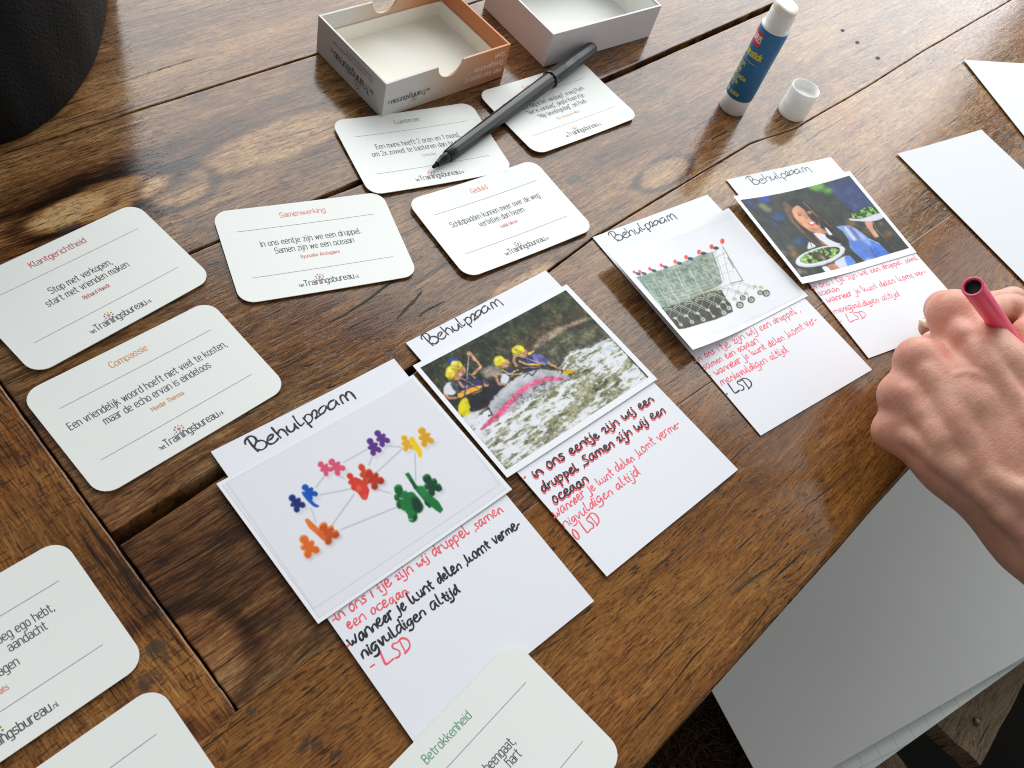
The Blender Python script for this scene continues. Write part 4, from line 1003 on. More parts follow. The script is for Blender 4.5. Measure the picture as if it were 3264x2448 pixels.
cv.light(81, 14, .22); cv.grain(61, .16, 0)
cv.build('printed_image', zpC, PC)

# --- fourth card: a waitress carrying plates
zD = lambda x, y: .0009
tl_, tr_, bl_ = at2(2315.8,570.5), at2(2652.7,497.7), at2(2758.9,1154)
d_ = tr_-tl_; fD = Frame((tr_+bl_)/2, math.atan2(d_[1], d_[0]))
rD = empty('note_card', (fD.c[0], fD.c[1], 0), fD.a)
tag(rD, 'note card with the picture of a waitress carrying salads, partly under the hand', 'note card', 'handwritten note cards with a glued picture')
sheet('backing_paper', outline(NW, NH, 0), zD, .00028, [M['note'], M['note']], rD, rings=10)
heading(rD, fD, zD, (2403,592.6), (2585,551), .00068, 13, .95)
hand(rD, fD, zD, [('.in ons 1 tje zijn we een druppel ,saml', (2586,926), (2924,831), .00060, .00066, 'p'), ('oceaan', (2611,946), (2674,929), .00058, .00066, 'p'), ('* wanneer je kunt delen komt ver-', (2623,971), (2950,875), .00060, .00066, 'p'),
  ('menigvuldigen altijd', (2657,1003), (2866,947), .00060, .00066, 'p'), ('* LSD', (2681,1035), (2762,1015), .00088, .00070, 'p')], 21)
zsD = (.0045, .0040, .0020, .0040)
zpD = lambda x, y: .0014+.0034*max(0.0, (-x)/.0525)**2+.0026*max(0.0, x/.0525)**2*max(0.0, (y+.037)/.074)
PD, fpD = photo(rD, fD, [(2330,629.5),(2708,543.5),(2930.6,800.7),(2552.4,906)], zsD, .1065, .0745, zpD)
fl2 = fpD.loc; fpD.loc = lambda x, y, z=0.0025: fl2(x, y, z)
cs = [fpD.loc(*q) for q in ((2354,645),(2706,563),(2899,789),(2549,889))]
X0, X1, Y0, Y1 = (cs[0][0]+cs[3][0])/2, (cs[1][0]+cs[2][0])/2, (cs[2][1]+cs[3][1])/2, (cs[0][1]+cs[1][1])/2
cv = Canvas(660, 440, fpD, X0, Y0, X1, Y1, lambda q: zc(q, 2340, 550, 580))
m1 = vnoise(660, 440, 70, 51); m2 = vnoise(660, 440, 14, 52); m3 = vnoise(660, 440, 13, 53, 3); m4 = vnoise(660, 440, 9, 54, 3)
cv.c[:] = np.array([56, 62, 57])/255.0
cv.put(np.clip((m1-.5)*4, 0, 1), (40,44,44), .6)
cv.poly([(1150,120),(1390,50),(1740,430),(1500,500),(1380,400),(1220,280)], (62,76,124), 16); cv.poly([(40,350),(420,270),(560,560),(300,560)], (40,50,80), 22, .6)
for x, y, rx, ry, c in ((1010,165,95,50,(112,190,76)),(1145,215,50,38,(96,170,70)),(370,325,75,45,(44,86,190)),(545,540,80,60,(40,90,150)),(180,390,40,40,(44,66,130)),(800,820,70,45,(46,80,160)),(490,650,40,30,(58,58,120)),(350,415,62,36,(150,160,100)),(410,455,60,34,(140,150,96)),
                        (720,1000,45,50,(170,110,44)),(1420,605,55,45,(150,104,50)),(1870,745,50,50,(140,98,50)),(1640,690,60,60,(110,80,60)),(1780,620,30,30,(150,120,90)),(680,920,60,26,(120,120,116)),(590,1000,50,30,(110,112,110)),(780,1220,34,26,(190,186,170)),(850,1212,26,20,(180,160,120))):
    cv.ell((x, y), rx, ry, c, 9, .9)
cv.poly([(640,345),(760,300),(880,340),(980,450),(1230,660),(1200,720),(1060,660),(960,640),(880,420),(720,410),(700,470)], (44,38,33), 2)
cv.poly([(580,355),(650,330),(715,430),(720,540),(830,650),(960,770),(1170,880),(1040,880),(930,820),(800,700),(650,550)], (98,78,66), 2)
cv.poly([(720,540),(830,640),(960,740),(1090,880),(980,830),(860,720)], (50,42,38), 3); cv.poly([(960,720),(1040,780),(1160,870),(1090,880)], (150,104,62), 3)
for dx in range(6): cv.line([(590+dx*12, 360), (600+dx*18, 440), (690+dx*8, 560+dx*10), (900+dx*14, 790)], 1.2, (150,130,116), .5)
cv.poly([(720,415),(780,378),(850,430),(910,465),(970,530),(1045,620),(1062,650),(1030,705),(950,712),(870,660),(800,605),(735,535),(705,455)], (226,164,126), 2)
cv.poly([(850,420),(920,440),(985,500),(1050,620),(1020,632),(960,575),(905,505)], (58,42,36), 4); cv.ell((925,470), 34, 22, (190,128,100), 3); cv.poly([(740,540),(800,600),(880,660),(800,620)], (180,116,86), 4)
cv.line([(772,488),(805,470),(838,474)], 2, (120,80,62)); cv.ell((808,503), 22, 9, (74,52,46), 1); cv.poly([(862,470),(905,540),(880,555)], (196,130,100), 3); cv.poly([(900,602),(960,575),(1000,590),(1000,615),(950,640)], (196,90,96), 1); cv.poly([(912,602),(960,582),(990,592),(955,622)], (250,244,244), 1)
cv.line([(840,350),(960,450),(1040,560),(1062,640)], 1.6, (214,206,196)); cv.line([(960,455),(1210,662)], 3, (196,146,76)); cv.line([(850,340),(980,470)], 3, (180,150,110), .7)
for k in range(7): cv.line([(620+k*14, 365+k*4), (648+k*12, 470-k*8)], 1.5, (206,196,180), .7)
cv.poly([(880,665),(1060,650),(1160,720),(1040,740)], (206,138,100), 2)
cv.poly([(955,715),(1100,730),(1240,790),(1335,862),(1150,880),(1060,810)], (226,229,238), 1); cv.poly([(1105,655),(1130,650),(1215,745),(1170,755)], (232,234,240), 1)
cv.poly([(1195,700),(1300,640),(1420,820),(1400,900),(1510,1000),(1630,1075),(1500,1110),(1340,970),(1340,860)], (50,54,52), 1)
cv.poly([(1108,740),(1240,755),(1350,860),(1260,840),(1150,790)], (30,31,42), 1)
cv.poly([(1250,645),(1320,630),(1420,632),(1520,688),(1640,785),(1770,850),(1850,930),(1915,985),(1720,1036),(1620,1076),(1540,1010),(1420,900),(1400,800),(1330,700)], (136,160,222), 1, 1, False)
cv.poly([(1400,815),(1540,800),(1640,880),(1760,960),(1800,1016),(1720,1036),(1620,1076),(1540,1010),(1420,900)], (88,130,216), 4, .95); cv.poly([(1640,860),(1700,900),(1770,1000),(1730,1030),(1680,960)], (62,84,160), 4, .7)
cv.poly([(1330,645),(1372,640),(1500,800),(1462,826)], (214,222,240), 3, .85); cv.poly([(1390,640),(1430,650),(1560,790),(1510,808)], (100,104,176), 3, .6); cv.poly([(1440,655),(1480,670),(1620,800),(1570,800)], (196,208,238), 3, .6)
cv.poly([(1650,795),(1770,855),(1915,985),(1770,1010),(1690,910)], (78,130,222), 2); cv.poly([(1690,880),(1740,900),(1800,980),(1760,1000)], (52,92,186), 4, .6); cv.line([(1650,795),(1770,852)], 4, (216,222,236)); cv.ell((1640,1045), 40, 16, (200,216,244), 4, .8, -.3)
cv.poly([(1580,590),(1690,585),(1690,660),(1775,770),(1715,785),(1620,650)], (228,164,136), 2); cv.line([(1700,600),(1740,690),(1830,780)], 2, (200,196,190)); cv.line([(1830,780),(1980,950)], 2, (120,110,100))
cv.poly([(1398,545),(1540,560),(1760,488),(1840,500),(1810,555),(1680,592),(1540,584),(1412,572)], (222,223,240), 1)
sal = cv.mask([(1425,490),(1500,470),(1600,420),(1730,400),(1770,485),(1560,550),(1450,545)], 1)
cv.put(sal, (60,92,40)); cv.put(sal*np.clip((m3-.48)*8, 0, 1), (116,180,74)); cv.put(sal*np.clip((m4-.58)*9, 0, 1), (186,222,140)); cv.put(sal*np.clip((.45-m3)*8, 0, 1), (34,44,26))
cv.ell((1045,1015), 335, 112, (206,210,222), 1, 1, -.32); cv.ell((1045,1003), 322, 100, (228,230,236), 1, 1, -.32)
sal = cv.mask([(1045+265*math.cos(t)*math.cos(-.32)-78*math.sin(t)*math.sin(-.32), 1000+265*math.cos(t)*math.sin(-.32)+78*math.sin(t)*math.cos(-.32)) for t in np.linspace(0, 6.283, 24)[:-1]], 1)
cv.put(sal, (74,92,52)); cv.put(sal*np.clip((m3-.46)*8, 0, 1), (122,182,76)); cv.put(sal*np.clip((m4-.56)*9, 0, 1), (190,224,150)); cv.put(sal*np.clip((.46-m3)*8, 0, 1), (38,44,30)); cv.put(sal*np.clip((m2-.60)*9, 0, 1), (96,44,52), .9)
cv.ell((1000,1010), 60, 40, (70,40,40), 6, .8); cv.ell((1080,1030), 24, 16, (190,130,150), 2, .9); cv.ell((1200,930), 24, 26, (130,200,80), 1)
cv.poly([(1125,1120),(1230,1085),(1315,1160),(1190,1195)], (208,140,112), 2); cv.poly([(1060,1145),(1130,1125),(1195,1198),(1120,1218)], (236,238,242), 1); cv.poly([(1210,1080),(1370,985),(1500,1090),(1390,1140),(1310,1165)], (216,220,236), 1); cv.poly([(1340,1010),(1410,985),(1505,1090),(1390,1135)], (92,142,224), 2)
cv.poly([(890,930),(910,830),(960,850),(1010,890),(930,920)], (226,228,236), 1); cv.line([(930,840),(950,900)], 2.4, (60,70,110))
cv.light(82, 40, .18); cv.warp(83, 1.5, 10); cv.light(84, 10, .12); cv.grain(63, .16, 1)
cv.build('printed_image', zpD, PD)

# --- blank sheets on the right
def corner_frame(tlc, right, w, h_):
    a = at2(*tlc); b = at2(*right); u = (b-a)/np.linalg.norm(b-a); v = np.array([-u[1], u[0]])
    c = a+u*w/2-v*h_/2
    return Frame(c, math.atan2(u[1], u[0]))
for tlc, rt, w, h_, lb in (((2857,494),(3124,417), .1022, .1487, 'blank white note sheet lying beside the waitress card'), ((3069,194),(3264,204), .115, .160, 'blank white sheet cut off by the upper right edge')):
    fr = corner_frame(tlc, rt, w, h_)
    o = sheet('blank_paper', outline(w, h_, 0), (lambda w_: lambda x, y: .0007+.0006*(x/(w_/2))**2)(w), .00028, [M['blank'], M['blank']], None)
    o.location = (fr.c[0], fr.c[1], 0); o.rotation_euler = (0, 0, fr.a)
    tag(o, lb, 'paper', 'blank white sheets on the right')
# ------------------------------------------------------------------ two open card boxes
def grad_mat(name, L):
    t = NT(name); sp = t.n('ShaderNodeSeparateXYZ'); t.l(t.coord(), sp.inputs[0])
    f = t.math('DIVIDE', sp.outputs['X'], L)
    c = t.ramp(f, [(0.0, (0.60, 0.59, 0.575)), (0.22, (0.60, 0.585, 0.56)), (0.52, (0.62, 0.43, 0.29)), (0.82, (0.60, 0.245, 0.10)), (1.0, (0.56, 0.195, 0.07))])
    n = t.noise(t.coord(), 300, 3)
    t.set('Base Color', t.mix(t.math('MULTIPLY', n, .10), c, (0.45, 0.40, 0.36))); t.set('Roughness', 0.5); t.set('Specular IOR Level', 0.3)
    return t.m
M['liner'] = paper_mat('box_liner_card', (0.78, 0.76, 0.68), 0.015, 0.7, 0.2)
M['boxwhite'] = paper_mat('box_white_card', (0.68, 0.66, 0.665), 0.015, 0.55, 0.3)
M['boxinner'] = paper_mat('box_inner_card', (0.77, 0.78, 0.74), 0.015, 0.7, 0.2)
def wall_poly(L, H, c=None, r=0.0):
    p = [(0, 0), (L, 0), (L, H)]
    if c:
        for k in range(15):
            a = math.pi*k/14
            p.append((c+r*math.cos(a), H-r*.95*math.sin(a)))
    return p+[(0, H)]
def slab(mb, poly, o, ux, uy, th):
    """a flat piece of card of outline poly (in ux, uy), thickness th along ux x uy reversed"""
    o, ux, uy = Vector(o), Vector(ux), Vector(uy); nn = ux.cross(uy)*-th
    a = [o+ux*p[0]+uy*p[1] for p in poly]; b = [q+nn for q in a]; n = len(poly)
    mb.add(a+b, [tuple(range(n)), tuple(range(2*n-1, n-1, -1))]+[(i, n+i, n+(i+1) % n, (i+1) % n) for i in range(n)])
def open_box(near, left, right, Lx, Ly, H, label, mat, notch, name):
    a, l, r = at2(*near), at2(*left), at2(*right)
    d = (r-a)/np.linalg.norm(r-a)-np.array([-(l-a)[1], (l-a)[0]])/np.linalg.norm(l-a)*1.0
    ang = math.atan2(d[1], d[0])
    root = empty(name, (a[0], a[1], .0002), ang); tag(root, label, 'box', 'two halves of a game box standing open')
    t = .0013
    c, rr = (Lx*.50, .0098) if notch else (None, 0)
    for o, ux, L, nt in (((0, 0, 0), (1, 0, 0), Lx, notch), ((Lx, Ly, 0), (-1, 0, 0), Lx, notch), ((0, Ly-t, 0), (0, -1, 0), Ly-2*t, False), ((Lx, t, 0), (0, 1, 0), Ly-2*t, False)):
        mb = MB(); slab(mb, wall_poly(L, H, c if nt else None, rr), o, ux, (0, 0, 1), t); mb.build('side_wall', mat, root)
    mb = MB(); mb.box((t, t, .0004), (Lx-t, Ly-t, .0020)); mb.build('base_panel', mat, root)
    return root, t
LX, LY, BH = .0974, .0685, .0245
M['box_grad'] = grad_mat('box_printed_card', LX)
box, t = open_box((1216,378), (1007,162), (1602,246), LX, LY, BH, 'open box fading from white to orange, with thumb notches and upside-down lettering', M['box_grad'], True, 'game_box')
mb = MB()
e = t+.0003
for o, ux, L in (((e, e, .002), (1, 0, 0), LX-2*e), ((LX-e, LY-e, .002), (-1, 0, 0), LX-2*e), ((e, LY-e-.0009, .002), (0, -1, 0), LY-2*e-.0018), ((LX-e, e+.0009, .002), (0, 1, 0), LY-2*e-.0018)):
    slab(mb, wall_poly(L, .0112), o, ux, (0, 0, 1), .0009)
mb.box((e+.0009, e+.0009, .0021), (LX-e-.0009, LY-e-.0009, .0028)); mb.build('liner_tray', M['liner'], box)
zero = lambda x, y: 0.0
front = lambda X0, Z0: (lambda a, b, h: (X0-a, -.00005-h, Z0-b))
side = lambda Y0, Z0: (lambda a, b, h: (-.00005-h, Y0+a, Z0-b))
logo(box, zero, 0, 0, 1.02, mapf=front(.0345, .0112))
lg = logo(box, zero, 0, 0, 1.42, mapf=side(.0105, .0118))
mb = MB()
for s, x0, z0, L in (('Het Verrassend', LX-.0035, .0080, .0300), ('Doelgerichte', LX-.0035, .0140, .0235), ('Spel', LX-.0035, .0203, .0085)):
    write(mb, s, G, 0, 0, L, 0, .00046, .00040, zero, mapf=front(x0, z0))
mb.build('box_lettering', M['ink_white'], box)
mb = MB()
for s, z0, L, y0 in (('het verrassend doelgerichte spel', .0180, .040, .0125), ('hettrainingsbureau.nl', .0206, .026, .013)):
    write(mb, s, G, 0, 0, L, 0, .00026, .00018, zero, mapf=side(y0, z0))
mb.build('small_lettering', M['ink_line'], box)
box2, t = open_box((1732,214), (1559,42), (2073,118), .1035, .0690, .0250, 'plain white open box standing behind the black marker', M['boxwhite'], False, 'game_box')
mb = MB(); mb.box((.0016, .0016, .0021), (.1035-.0016, .0690-.0016, .0026))
for lo, hi in (((.0014, .0014, .0021), (.0022, .0676, .0238)), ((.1035-.0022, .0014, .0021), (.1035-.0014, .0676, .0238)), ((.0023, .0014, .0027), (.1035-.0023, .0022, .0238)), ((.0023, .0668, .0027), (.1035-.0023, .0676, .0238))): mb.box(lo, hi)
mb.build('liner_tray', M['boxinner'], box2)

# ------------------------------------------------------------------ black felt-tip marker
M['pen_black'] = plain('black_pen_plastic', (0.009, 0.011, 0.012), 0.30, 0.42, 0.15, 200)
M['pen_cap'] = plain('black_cap_plastic', (0.011, 0.014, 0.015), 0.42, 0.42, 0.15, 200)
M['felt'] = plain('black_felt_nib', (0.008, 0.008, 0.009), 0.9, 0.2)
def along(p, q, f): return p.lerp(q, f)
T_, E_ = at(1379.6, 533.7, .0034), at(1889, 152, .0098)
mk = empty('marker_pen', T_); tag(mk, 'black felt-tip marker lying across two quote cards with its cap on the far end', 'marker')
ax = E_-T_
def seg(name, prof, mat, n=16, squash=None):
    mb = MB(); mb.tube([ax*f for f, r in prof], [r*.90 for f, r in prof], n, squash=squash)
    return mb.build(name, mat, mk)
seg('nib', [(.0, .0007), (.004, .0012), (.022, .0014), (.026, .0013)], M['felt'])
seg('tip_cone', [(.022, .0019), (.030, .0021), (.050, .0028), (.054, .0032), (.085, .0034)], M['pen_black'])
groove = lambda a: 1.0-.05*abs(math.sin(5*a))**6
seg('barrel', [(.078, .0038), (.082, .0043), (.12, .0046), (.125, .0046), (.30, .0051), (.50, .0054), (.70, .0056), (.71, .0056)], M['pen_black'], 40, groove)
rib = lambda a: 1.0-.055*(0.5+0.5*math.cos(10*a))
c = seg('cap', [(.695, .0066), (.700, .0068), (.706, .0066), (.707, .0060), (.85, .0059), (.98, .0056), (.985, .0050), (.995, .0048), (1.0, .0040)], M['pen_cap'], 60, rib)

# ------------------------------------------------------------------ glue stick and its cap
def lathe(mb, prof, n=40, mat=0, smooth=True, closed_=False):
    vs = [(r*math.cos(2*math.pi*k/n), r*math.sin(2*math.pi*k/n), z) for r, z in prof for k in range(n)]
    fs = [(i*n+k, i*n+(k+1) % n, (i+1)*n+(k+1) % n, (i+1)*n+k) for i in range(len(prof)-1) for k in range(n)]
    mb.add(vs, fs, mat, smooth)
    mb.add(vs[:n], [tuple(range(n-1, -1, -1))], mat)
    if not closed_: mb.add(vs[-n:], [tuple(range(n))], mat)
M['white_plastic'] = plain('white_plastic', (0.83, 0.83, 0.80), 0.32, 0.5, 0.03)
M['cap_plastic'] = plain('white_cap_plastic', (0.90, 0.905, 0.88), 0.38, 0.5, 0.03)
M['label_blue'] = plain('blue_label', (0.016, 0.150, 0.345), 0.42, 0.5, 0.18, 90)
M['label_red'] = plain('red_label', (0.66, 0.025, 0.035), 0.45)
t = NT('glue_paste'); n_ = t.noise(t.coord(), 160, 3); t.set('Base Color', t.mix(n_, (0.80, 0.74, 0.60), (0.84, 0.81, 0.71))); t.set('Roughness', .35); t.set('Subsurface Weight', .25); t.set('Subsurface Radius', (.004, .003, .002)); M['paste'] = t.m
GX, GY = .0668, .5558
gs = empty('glue_stick', (GX, GY, .0001)); tag(gs, 'uncapped glue stick with a blue label standing upright on the table', 'glue stick')
mb = MB(); lathe(mb, [(.0091, 0), (.0096, .0006), (.0096, .0122), (.0094, .0126)]); mb.build('base_ring', M['white_plastic'], gs)
mb = MB(); lathe(mb, [(.00965, .0120), (.0098, .0124), (.0098, .0640), (.00965, .0644)], 56); mb.build('label', M['label_blue'], gs)
mb = MB(); lathe(mb, [(.0097, .0642), (.0098, .0645), (.0098, .0656), (.0088, .0658), (.0088, .0690), (.0086, .0692), (.0086, .0762), (.0084, .0764)]); mb.build('neck', M['white_plastic'], gs)
mb = MB(); n = 36; rings = [(1.0, .0), (1.0, .5), (.97, .85), (.88, 1.0), (.6, 1.04), (.3, 1.05), (.02, 1.05)]
vs = []
for q, hgt in rings:
    for k in range(n):
        a = 2*math.pi*k/n; x, y = .0083*q*math.cos(a), .0083*q*math.sin(a)
        top = .0806-.12*x+.05*y+.0003*math.sin(2*a)*q
        vs.append((x*(1+.02*math.sin(5*a)), y, .0760+(top-.0760)*hgt))
mb.add(vs, [(i*n+k, i*n+(k+1) % n, (i+1)*n+(k+1) % n, (i+1)*n+k) for i in range(len(rings)-1) for k in range(n)], 0, True)
mb.build('glue_paste', M['paste'], gs)
# lettering wraps round the barrel: a = arc position from the middle of the label's visible side, b = height
CAMDIR = math.atan2(-GY, -GX)
wrap = lambda ang0, z0: (lambda a, b, hh: ((.00983+hh)*math.cos(ang0+a/.0098), (.00983+hh)*math.sin(ang0+a/.0098), z0+b))
M['lab_yellow'] = M['ink_yellow']; 
ANG = CAMDIR-.62
mb = MB()
for s, z0, a0, L, hs, wt in (('glue.stick', .0445, -.0085, .0165, .00056, .00085), ('de colle', .0272, -.0068, .0120, .00036, .00055), ('stick', .0360, -.0078, .0075, .00034, .0005), ('colle', .0316, -.0080, .0065, .00034, .0005), ('stick', .0225, -.0062, .0072, .00034, .0005), ('de colle', .0152, -.0060, .0120, .00036, .0005)):
    write(mb, s, G, a0, 0, a0+L, 0, hs, wt, zero, mapf=wrap(ANG, z0))
ribbon(mb, [(-.0078+k*.0009, .0) for k in range(17)], .0003, zero, mapf=wrap(ANG, .0405))
mb.build('yellow_lettering', M['ink_yellow'], gs)
mb = MB()
for s, z0, a0, L in (('stick', .0418, -.0078, .0060), ('colle', .0338, -.0082, .0050), ('stick', .0294, -.0080, .0064), ('colle', .0249, -.0072, .0064), ('stick', .0198, -.0070, .0055), ('colle', .0140, -.0076, .0042)):
    write(mb, s, G, a0, 0, a0+L, 0, .00032, .00042, zero, mapf=wrap(ANG, z0))
mb.build('pale_lettering', M['ink_paleblue'], gs)
mb = MB(); w = wrap(ANG, .0518); m = 14
vs = [w(-.0085+.0110*k/m, q, .00004) for k in range(m+1) for q in (0, .0090)]
mb.add(vs, [(2*k, 2*k+2, 2*k+3, 2*k+1) for k in range(m)], 0, True); rp = mb.build('red_patch', M['label_red'], gs)
mb = MB(); write(mb, 'STAPLES' if False else 'STAPLES', {**G, 'A': G['A'], 'P': G['P']}, -.0078, 0, .0020, 0, .00056, .00066, zero, mapf=wrap(ANG, .0545)); mb.build('patch_lettering', M['ink_white'], rp)
def thin(m, c, f):                      # thin white plastic lets some light through
    nt = m.node_tree; out = nt.nodes['Material Output']; tr = nt.nodes.new('ShaderNodeBsdfTranslucent'); tr.inputs['Color'].default_value = (*c, 1)
    mx = nt.nodes.new('ShaderNodeMixShader'); mx.inputs[0].default_value = f
    nt.links.new(nt.nodes['Principled BSDF'].outputs[0], mx.inputs[1]); nt.links.new(tr.outputs[0], mx.inputs[2]); nt.links.new(mx.outputs[0], out.inputs['Surface'])
thin(M['cap_plastic'], (.95, .95, .92), .30)
gc = empty('loose_cap', (.1092, .5795, .0001)); tag(gc, 'white plastic cap of the glue stick standing open side up', 'cap')
mb = MB(); prof = [(.0094, 0), (.0098, .0005)]
for k in range(5): prof += [(.0098, .0020+k*.0016), (.0100, .0024+k*.0016), (.0100, .0029+k*.0016), (.0098, .0032+k*.0016)]
prof += [(.0099, .0200), (.0098, .0208), (.0093, .0210), (.0089, .0207), (.0088, .0165), (.0070, .0156), (.0010, .0155)]
lathe(mb, [(r_*1.05, z_*1.03) for r_, z_ in prof], 48); mb.build('cap_shell', M['cap_plastic'], gc)

# ------------------------------------------------------------------ black leather bag in the upper left corner
t = NT('black_leather'); co = t.coord()
vo = t.n('ShaderNodeTexVoronoi'); vo.inputs['Scale'].default_value = 620; t.l(co, vo.inputs['Vector'])
n1 = t.noise(co, 26, 4); n2 = t.noise(co, 500, 3)
t.set('Base Color', t.mix(n1, (0.003, 0.0036, 0.004), (0.007, 0.008, 0.0085))); t.set('Roughness', .62); t.set('Specular IOR Level', .15)
t.bump(t.math('ADD', t.math('MULTIPLY', vo.outputs['Distance'], .9), t.math('ADD', t.math('MULTIPLY', n2, .4), t.math('MULTIPLY', n1, 1.5))), .5, .0009)
M['leather'] = t.m
BAG = [(352,-160),(347,-60),(340,20),(331,70),(318,130),(298,180),(268,235),(222,300),(165,355),(105,398),(45,428),(-20,448),(-120,470),(-260,470),(-420,380),(-480,200),(-420,-60),(-200,-260),(100,-300),(290,-250)]
c0 = np.mean([at2(*q, .006) for q in BAG], 0)
base = np.array(chaikin([at2(*q, .006) for q in BAG+[BAG[0]]], 2)[:-1])-c0
lev = [(.0008, .975), (.003, .992), (.007, 1.0), (.020, 1.0), (.04, .997), (.07, .99), (.10, .985), (.14, .975), (.18, .96), (.22, .92), (.25, .82), (.268, .62), (.275, .35), (.277, .05)]
n = len(base); vs = []
for i, (z, s) in enumerate(lev):
    for k, p in enumerate(base):
        f_ = min(1, z/.02)
        w = 1+f_*(.016*math.sin(k*.33+z*34)+.012*math.sin(k*.71-z*52+1)+.006*math.sin(k*1.7+z*85)-.018*math.exp(-((z-.055-.012*math.sin(k*.4))/.010)**2))
        vs.append((p[0]*s*w, p[1]*s*w, z))
mb = MB(); mb.add(vs, [(i*n+k, i*n+(k+1) % n, (i+1)*n+(k+1) % n, (i+1)*n+k) for i in range(len(lev)-1) for k in range(n)], 0, True)
mb.add(vs[:n], [tuple(range(n-1, -1, -1))])
bag = empty('leather_bag', (c0[0], c0[1], 0)); tag(bag, 'black grained leather bag cut off by the upper left corner', 'bag')
mb.build('bag_body', M['leather'], bag)
sx = [at2(*q, .006)-c0 for q in ((300,-10),(303,40),(300,90),(290,140))]
mb = MB(); mb.tube([Vector((p[0]*z_, p[1]*z_, zz)) for p, z_, zz in zip([sx[1]]*4, (1.0, 1.0, .99, .975), (.02, .05, .09, .14))], .0016, 8); mb.build('seam', M['leather'], bag)

# ------------------------------------------------------------------ what lies below the table edge
ZP = -.26
BLc = (2457, 2559)
o = at2(*BLc, ZP); u = at2(3264, 2092, ZP)-o; u /= np.linalg.norm(u); v = np.array([-u[1], u[0]]); lw = at2(2267, 2207, ZP)-o; lw /= np.linalg.norm(lw)
def lap_sheet(name, o, u, v, w, h_, z, mat, label, lift):
    mb = MB(); NXX, NYY = 24, 18; vs = []
    for j in range(NYY+1):
        for i in range(NXX+1):
            a, b = i/NXX, j/NYY; p = o+u*w*a+v*h_*b
            vs.append((p[0], p[1], z+lift*(.5-.5*math.cos(a*5+b*2))+.002*math.sin(a*3+1)))
    f = [(j*(NXX+1)+i, j*(NXX+1)+i+1, (j+1)*(NXX+1)+i+1, (j+1)*(NXX+1)+i) for j in range(NYY) for i in range(NXX)]
    mb.add(vs, f, 0, True); mb.add([(x, y, zz-.0003) for x, y, zz in vs], [q[::-1] for q in f], 0, True)
    ob = mb.build(name, mat); tag(ob, label, 'paper'); return ob
M['lap'] = paper_mat('plain_sheet', (0.45, 0.46, 0.45), 0.03, 0.7, 0.2)  # white paper lowered to grey: the shade on it is put into the colour
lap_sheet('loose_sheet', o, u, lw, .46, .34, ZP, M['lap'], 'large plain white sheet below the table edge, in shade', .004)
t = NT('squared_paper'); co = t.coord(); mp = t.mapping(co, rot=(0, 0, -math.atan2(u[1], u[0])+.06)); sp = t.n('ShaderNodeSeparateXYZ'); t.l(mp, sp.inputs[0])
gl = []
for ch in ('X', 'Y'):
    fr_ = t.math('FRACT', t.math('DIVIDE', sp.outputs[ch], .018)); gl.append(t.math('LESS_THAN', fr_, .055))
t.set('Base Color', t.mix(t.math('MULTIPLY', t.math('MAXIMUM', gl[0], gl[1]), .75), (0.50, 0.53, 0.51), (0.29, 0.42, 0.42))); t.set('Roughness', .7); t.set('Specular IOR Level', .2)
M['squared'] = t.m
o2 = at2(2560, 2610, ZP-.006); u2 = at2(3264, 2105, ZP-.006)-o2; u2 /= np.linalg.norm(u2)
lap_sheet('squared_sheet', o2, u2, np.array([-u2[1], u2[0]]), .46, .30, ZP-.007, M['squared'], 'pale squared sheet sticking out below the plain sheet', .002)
M['pallet'] = wood_mat('rough_pallet_wood', [(0, (0.03, 0.022, 0.014)), (.5, (0.16, 0.115, 0.07)), (1, (0.30, 0.235, 0.155))], red=0.15, rough=.75, pore=.5, sheen=.15, lift=-.02)
